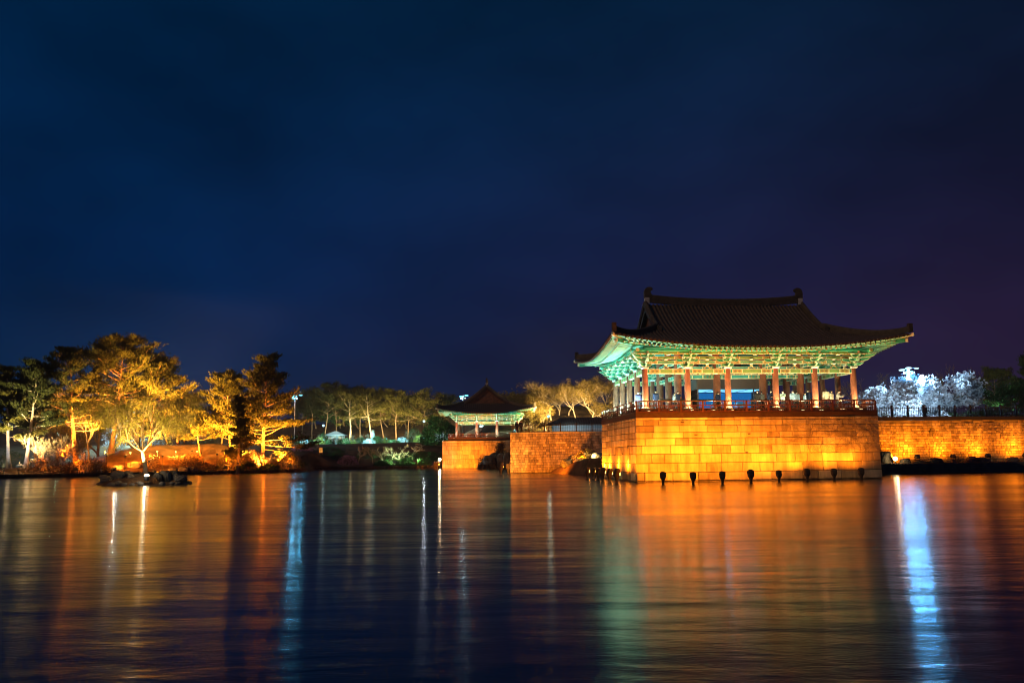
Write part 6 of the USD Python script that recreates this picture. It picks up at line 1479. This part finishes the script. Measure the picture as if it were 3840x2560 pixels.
folk = [(2395, 1.3, 'stand', 'cloth_purple', .98, 'person in a dark purple jacket behind the corner railing', 0, {}), (2407, 2.0, 'stand', 'cloth_navy', 1.0, 'person with pale hair beside the purple jacket', .5, {'hair': 'cloth_grey'}), (2461, 1.0, 'stand', 'cloth_navy', 1.02, 'person in a navy coat with a black mask, hands down', 0, {'mask': 'cloth_black'}),
        (2543, 1.4, 'phone', 'cloth_navy', 1.0, 'person in dark blue raising a phone between the first columns', .2, {'phone': 'lit phone held up by the person in dark blue'}), (2530, 1.0, 'stand', 'cloth_blue', .9, 'person in a light blue jacket close to the raised phone', .8, {}), (2694, 2.0, 'stand', 'cloth_navy', .98, 'dim person in front of the glass room beside the third column', .4, {}),
        (2842, 1.4, 'stand', 'cloth_black', 1.03, 'person in a dark suit with a white shirt front', 0, {}), (2858, 2.2, 'stand', 'cloth_grey', 1.0, 'person in grey-brown between the suit and the navy jacket', 0, {}), (2889, .9, 'lean', 'cloth_navy', 1.0, 'person in a navy jacket leaning on the railing, white mask', .1, {}),
        (2937, .5, 'lean', 'cloth_teal', .95, 'person in a pale teal jacket just right of the fourth column', -.2, {}), (2975, 1.0, 'stand', 'cloth_blue', .98, 'person in a light blue jacket left of the navy group', 0, {'hair': 'cloth_grey'}), (2990, 1.8, 'stand', 'cloth_blue', .97, 'person half behind the light blue jacket', -.3, {}),
        (3020, .5, 'stand', 'cloth_blue', .86, 'long-haired person in light blue against the railing', 1.4, {'longhair': True}), (3034, 1.1, 'stand', 'cloth_navy', 1.04, 'tall person in a navy jacket facing the long-haired person', -1.0, {}), (3101, 1.0, 'stand', 'cloth_cream', 1.09, 'tall person in a cream coat seen from behind', 3.0, {'mask': None}), (3121, 1.0, 'stand', 'cloth_cream', .98, 'dark-haired person in a cream jacket beside the tall cream coat', .7, {'longhair': True, 'mask': None}),
        (3143, .4, 'lean', 'cloth_grey', .95, 'long-haired person leaning over the railing with a phone', .9, {'longhair': True, 'phone': 'phone in the hands of the leaning long-haired person'})]
for px, b, kd, jk, h, lab, rz, kw in folk:
    person(lab, on_deck(px, b), rz + YAW, kd, jk, h=h, **kw)
w_ = P(3473, 1560, 88.4); person('dark silhouette standing behind the pickets before the blossom', (w_[0], 88.6, 5.9), .4, 'stand', 'cloth_black', mask=None, h=1.08, group='walkers behind the fences')
for i, (px, Y, jk, lab) in enumerate(((1953, 112.5, 'cloth_black', 'dark figure behind the fence at the small pavilion side'), (1938, 114, 'cloth_black', 'second dark figure beside the first one behind the fence'))):
    w_ = P(px, 1600, Y); person(lab, (w_[0], Y, 5.85), .3 * i, 'stand', jk, mask=None, group='walkers behind the fences')
w_ = small.world((1.0, .4, 6.6)); person('pale blue lit person at the end column of the small pavilion', (w_[0], w_[1], 6.6), 0, 'stand', 'cloth_blue', mask=None, group='visitors in the small pavilion')

# ------------------------------------------------------------------ unseen floodlights placed to light the trees, given stake fixtures
import re
sp_, seen_ = None, {}
for p, tg in UNSEEN_LAMPS:
    d = np.array([tg[0], tg[1], 0.0]); q = p + d / (np.linalg.norm(d) + 1e-6) * min(4.0, np.linalg.norm(d) * .5)
    lab = min(PLANTS, key=lambda k: np.hypot(*(k[1][:2] - q[:2])))[0]; lab = re.split(r' with | and |,', lab)[0].split()[:10]
    while lab[-1] in ('the', 'a', 'of', 'to', 'over', 'in', 'on', 'beside', 'behind', 'under', 'at', 'by', 'left', 'right', 'white', 'large', 'small', 'wide', 'dark', 'golden', 'low', 'layered', 'far', 'hill'):
        lab.pop()
    lab = 'slim stake floodlight near the ' + ' '.join(lab); n = seen_.get(lab, 0); seen_[lab] = n + 1
    if n:
        lab = lab.replace('slim stake floodlight', f'{["", "second", "third", "fourth", "fifth", "sixth", "seventh", "eighth"][n]} slim floodlight')
    zg = min(gz1(p[0], p[1]), p[2] - .3); h = p[2] - zg
    t = thing('unseen_floodlight', lab, 'floodlight', (p[0], p[1], zg), math.atan2(-tg[0], tg[1]), 'unseen floodlights placed among the trees')
    put(MB().tube([(0, -.12, -.3), (0, -.12, h)], .025, 6), 'stake', 'iron', t)
    put(MB().add([(-.11, -.22, h - .1), (.11, -.22, h - .1), (.14, -.06, h - .13), (-.14, -.06, h - .13), (-.11, -.22, h + .08), (.11, -.22, h + .08), (.14, -.06, h + .13), (-.14, -.06, h + .13)], BOXF), 'housing', 'iron', t)
    put(MB().box((-.12, -.058, h - .11), (.12, -.052, h + .11)), 'lens', 'granite_d', t)

# ------------------------------------------------------------------ night air
M['haze'] = usdkit.material(stage, '/World/Looks/haze', {'v': ('principled_volume', {'color': (.75, .85, 1.0), 'density': .00024, 'anisotropy': .35})}, volume='v.volume')
put(MB().box((-1200, -300, -3), (1200, 1600, 32)), 'haze', 'haze', kind='stuff', label='thin damp night air over the pond')
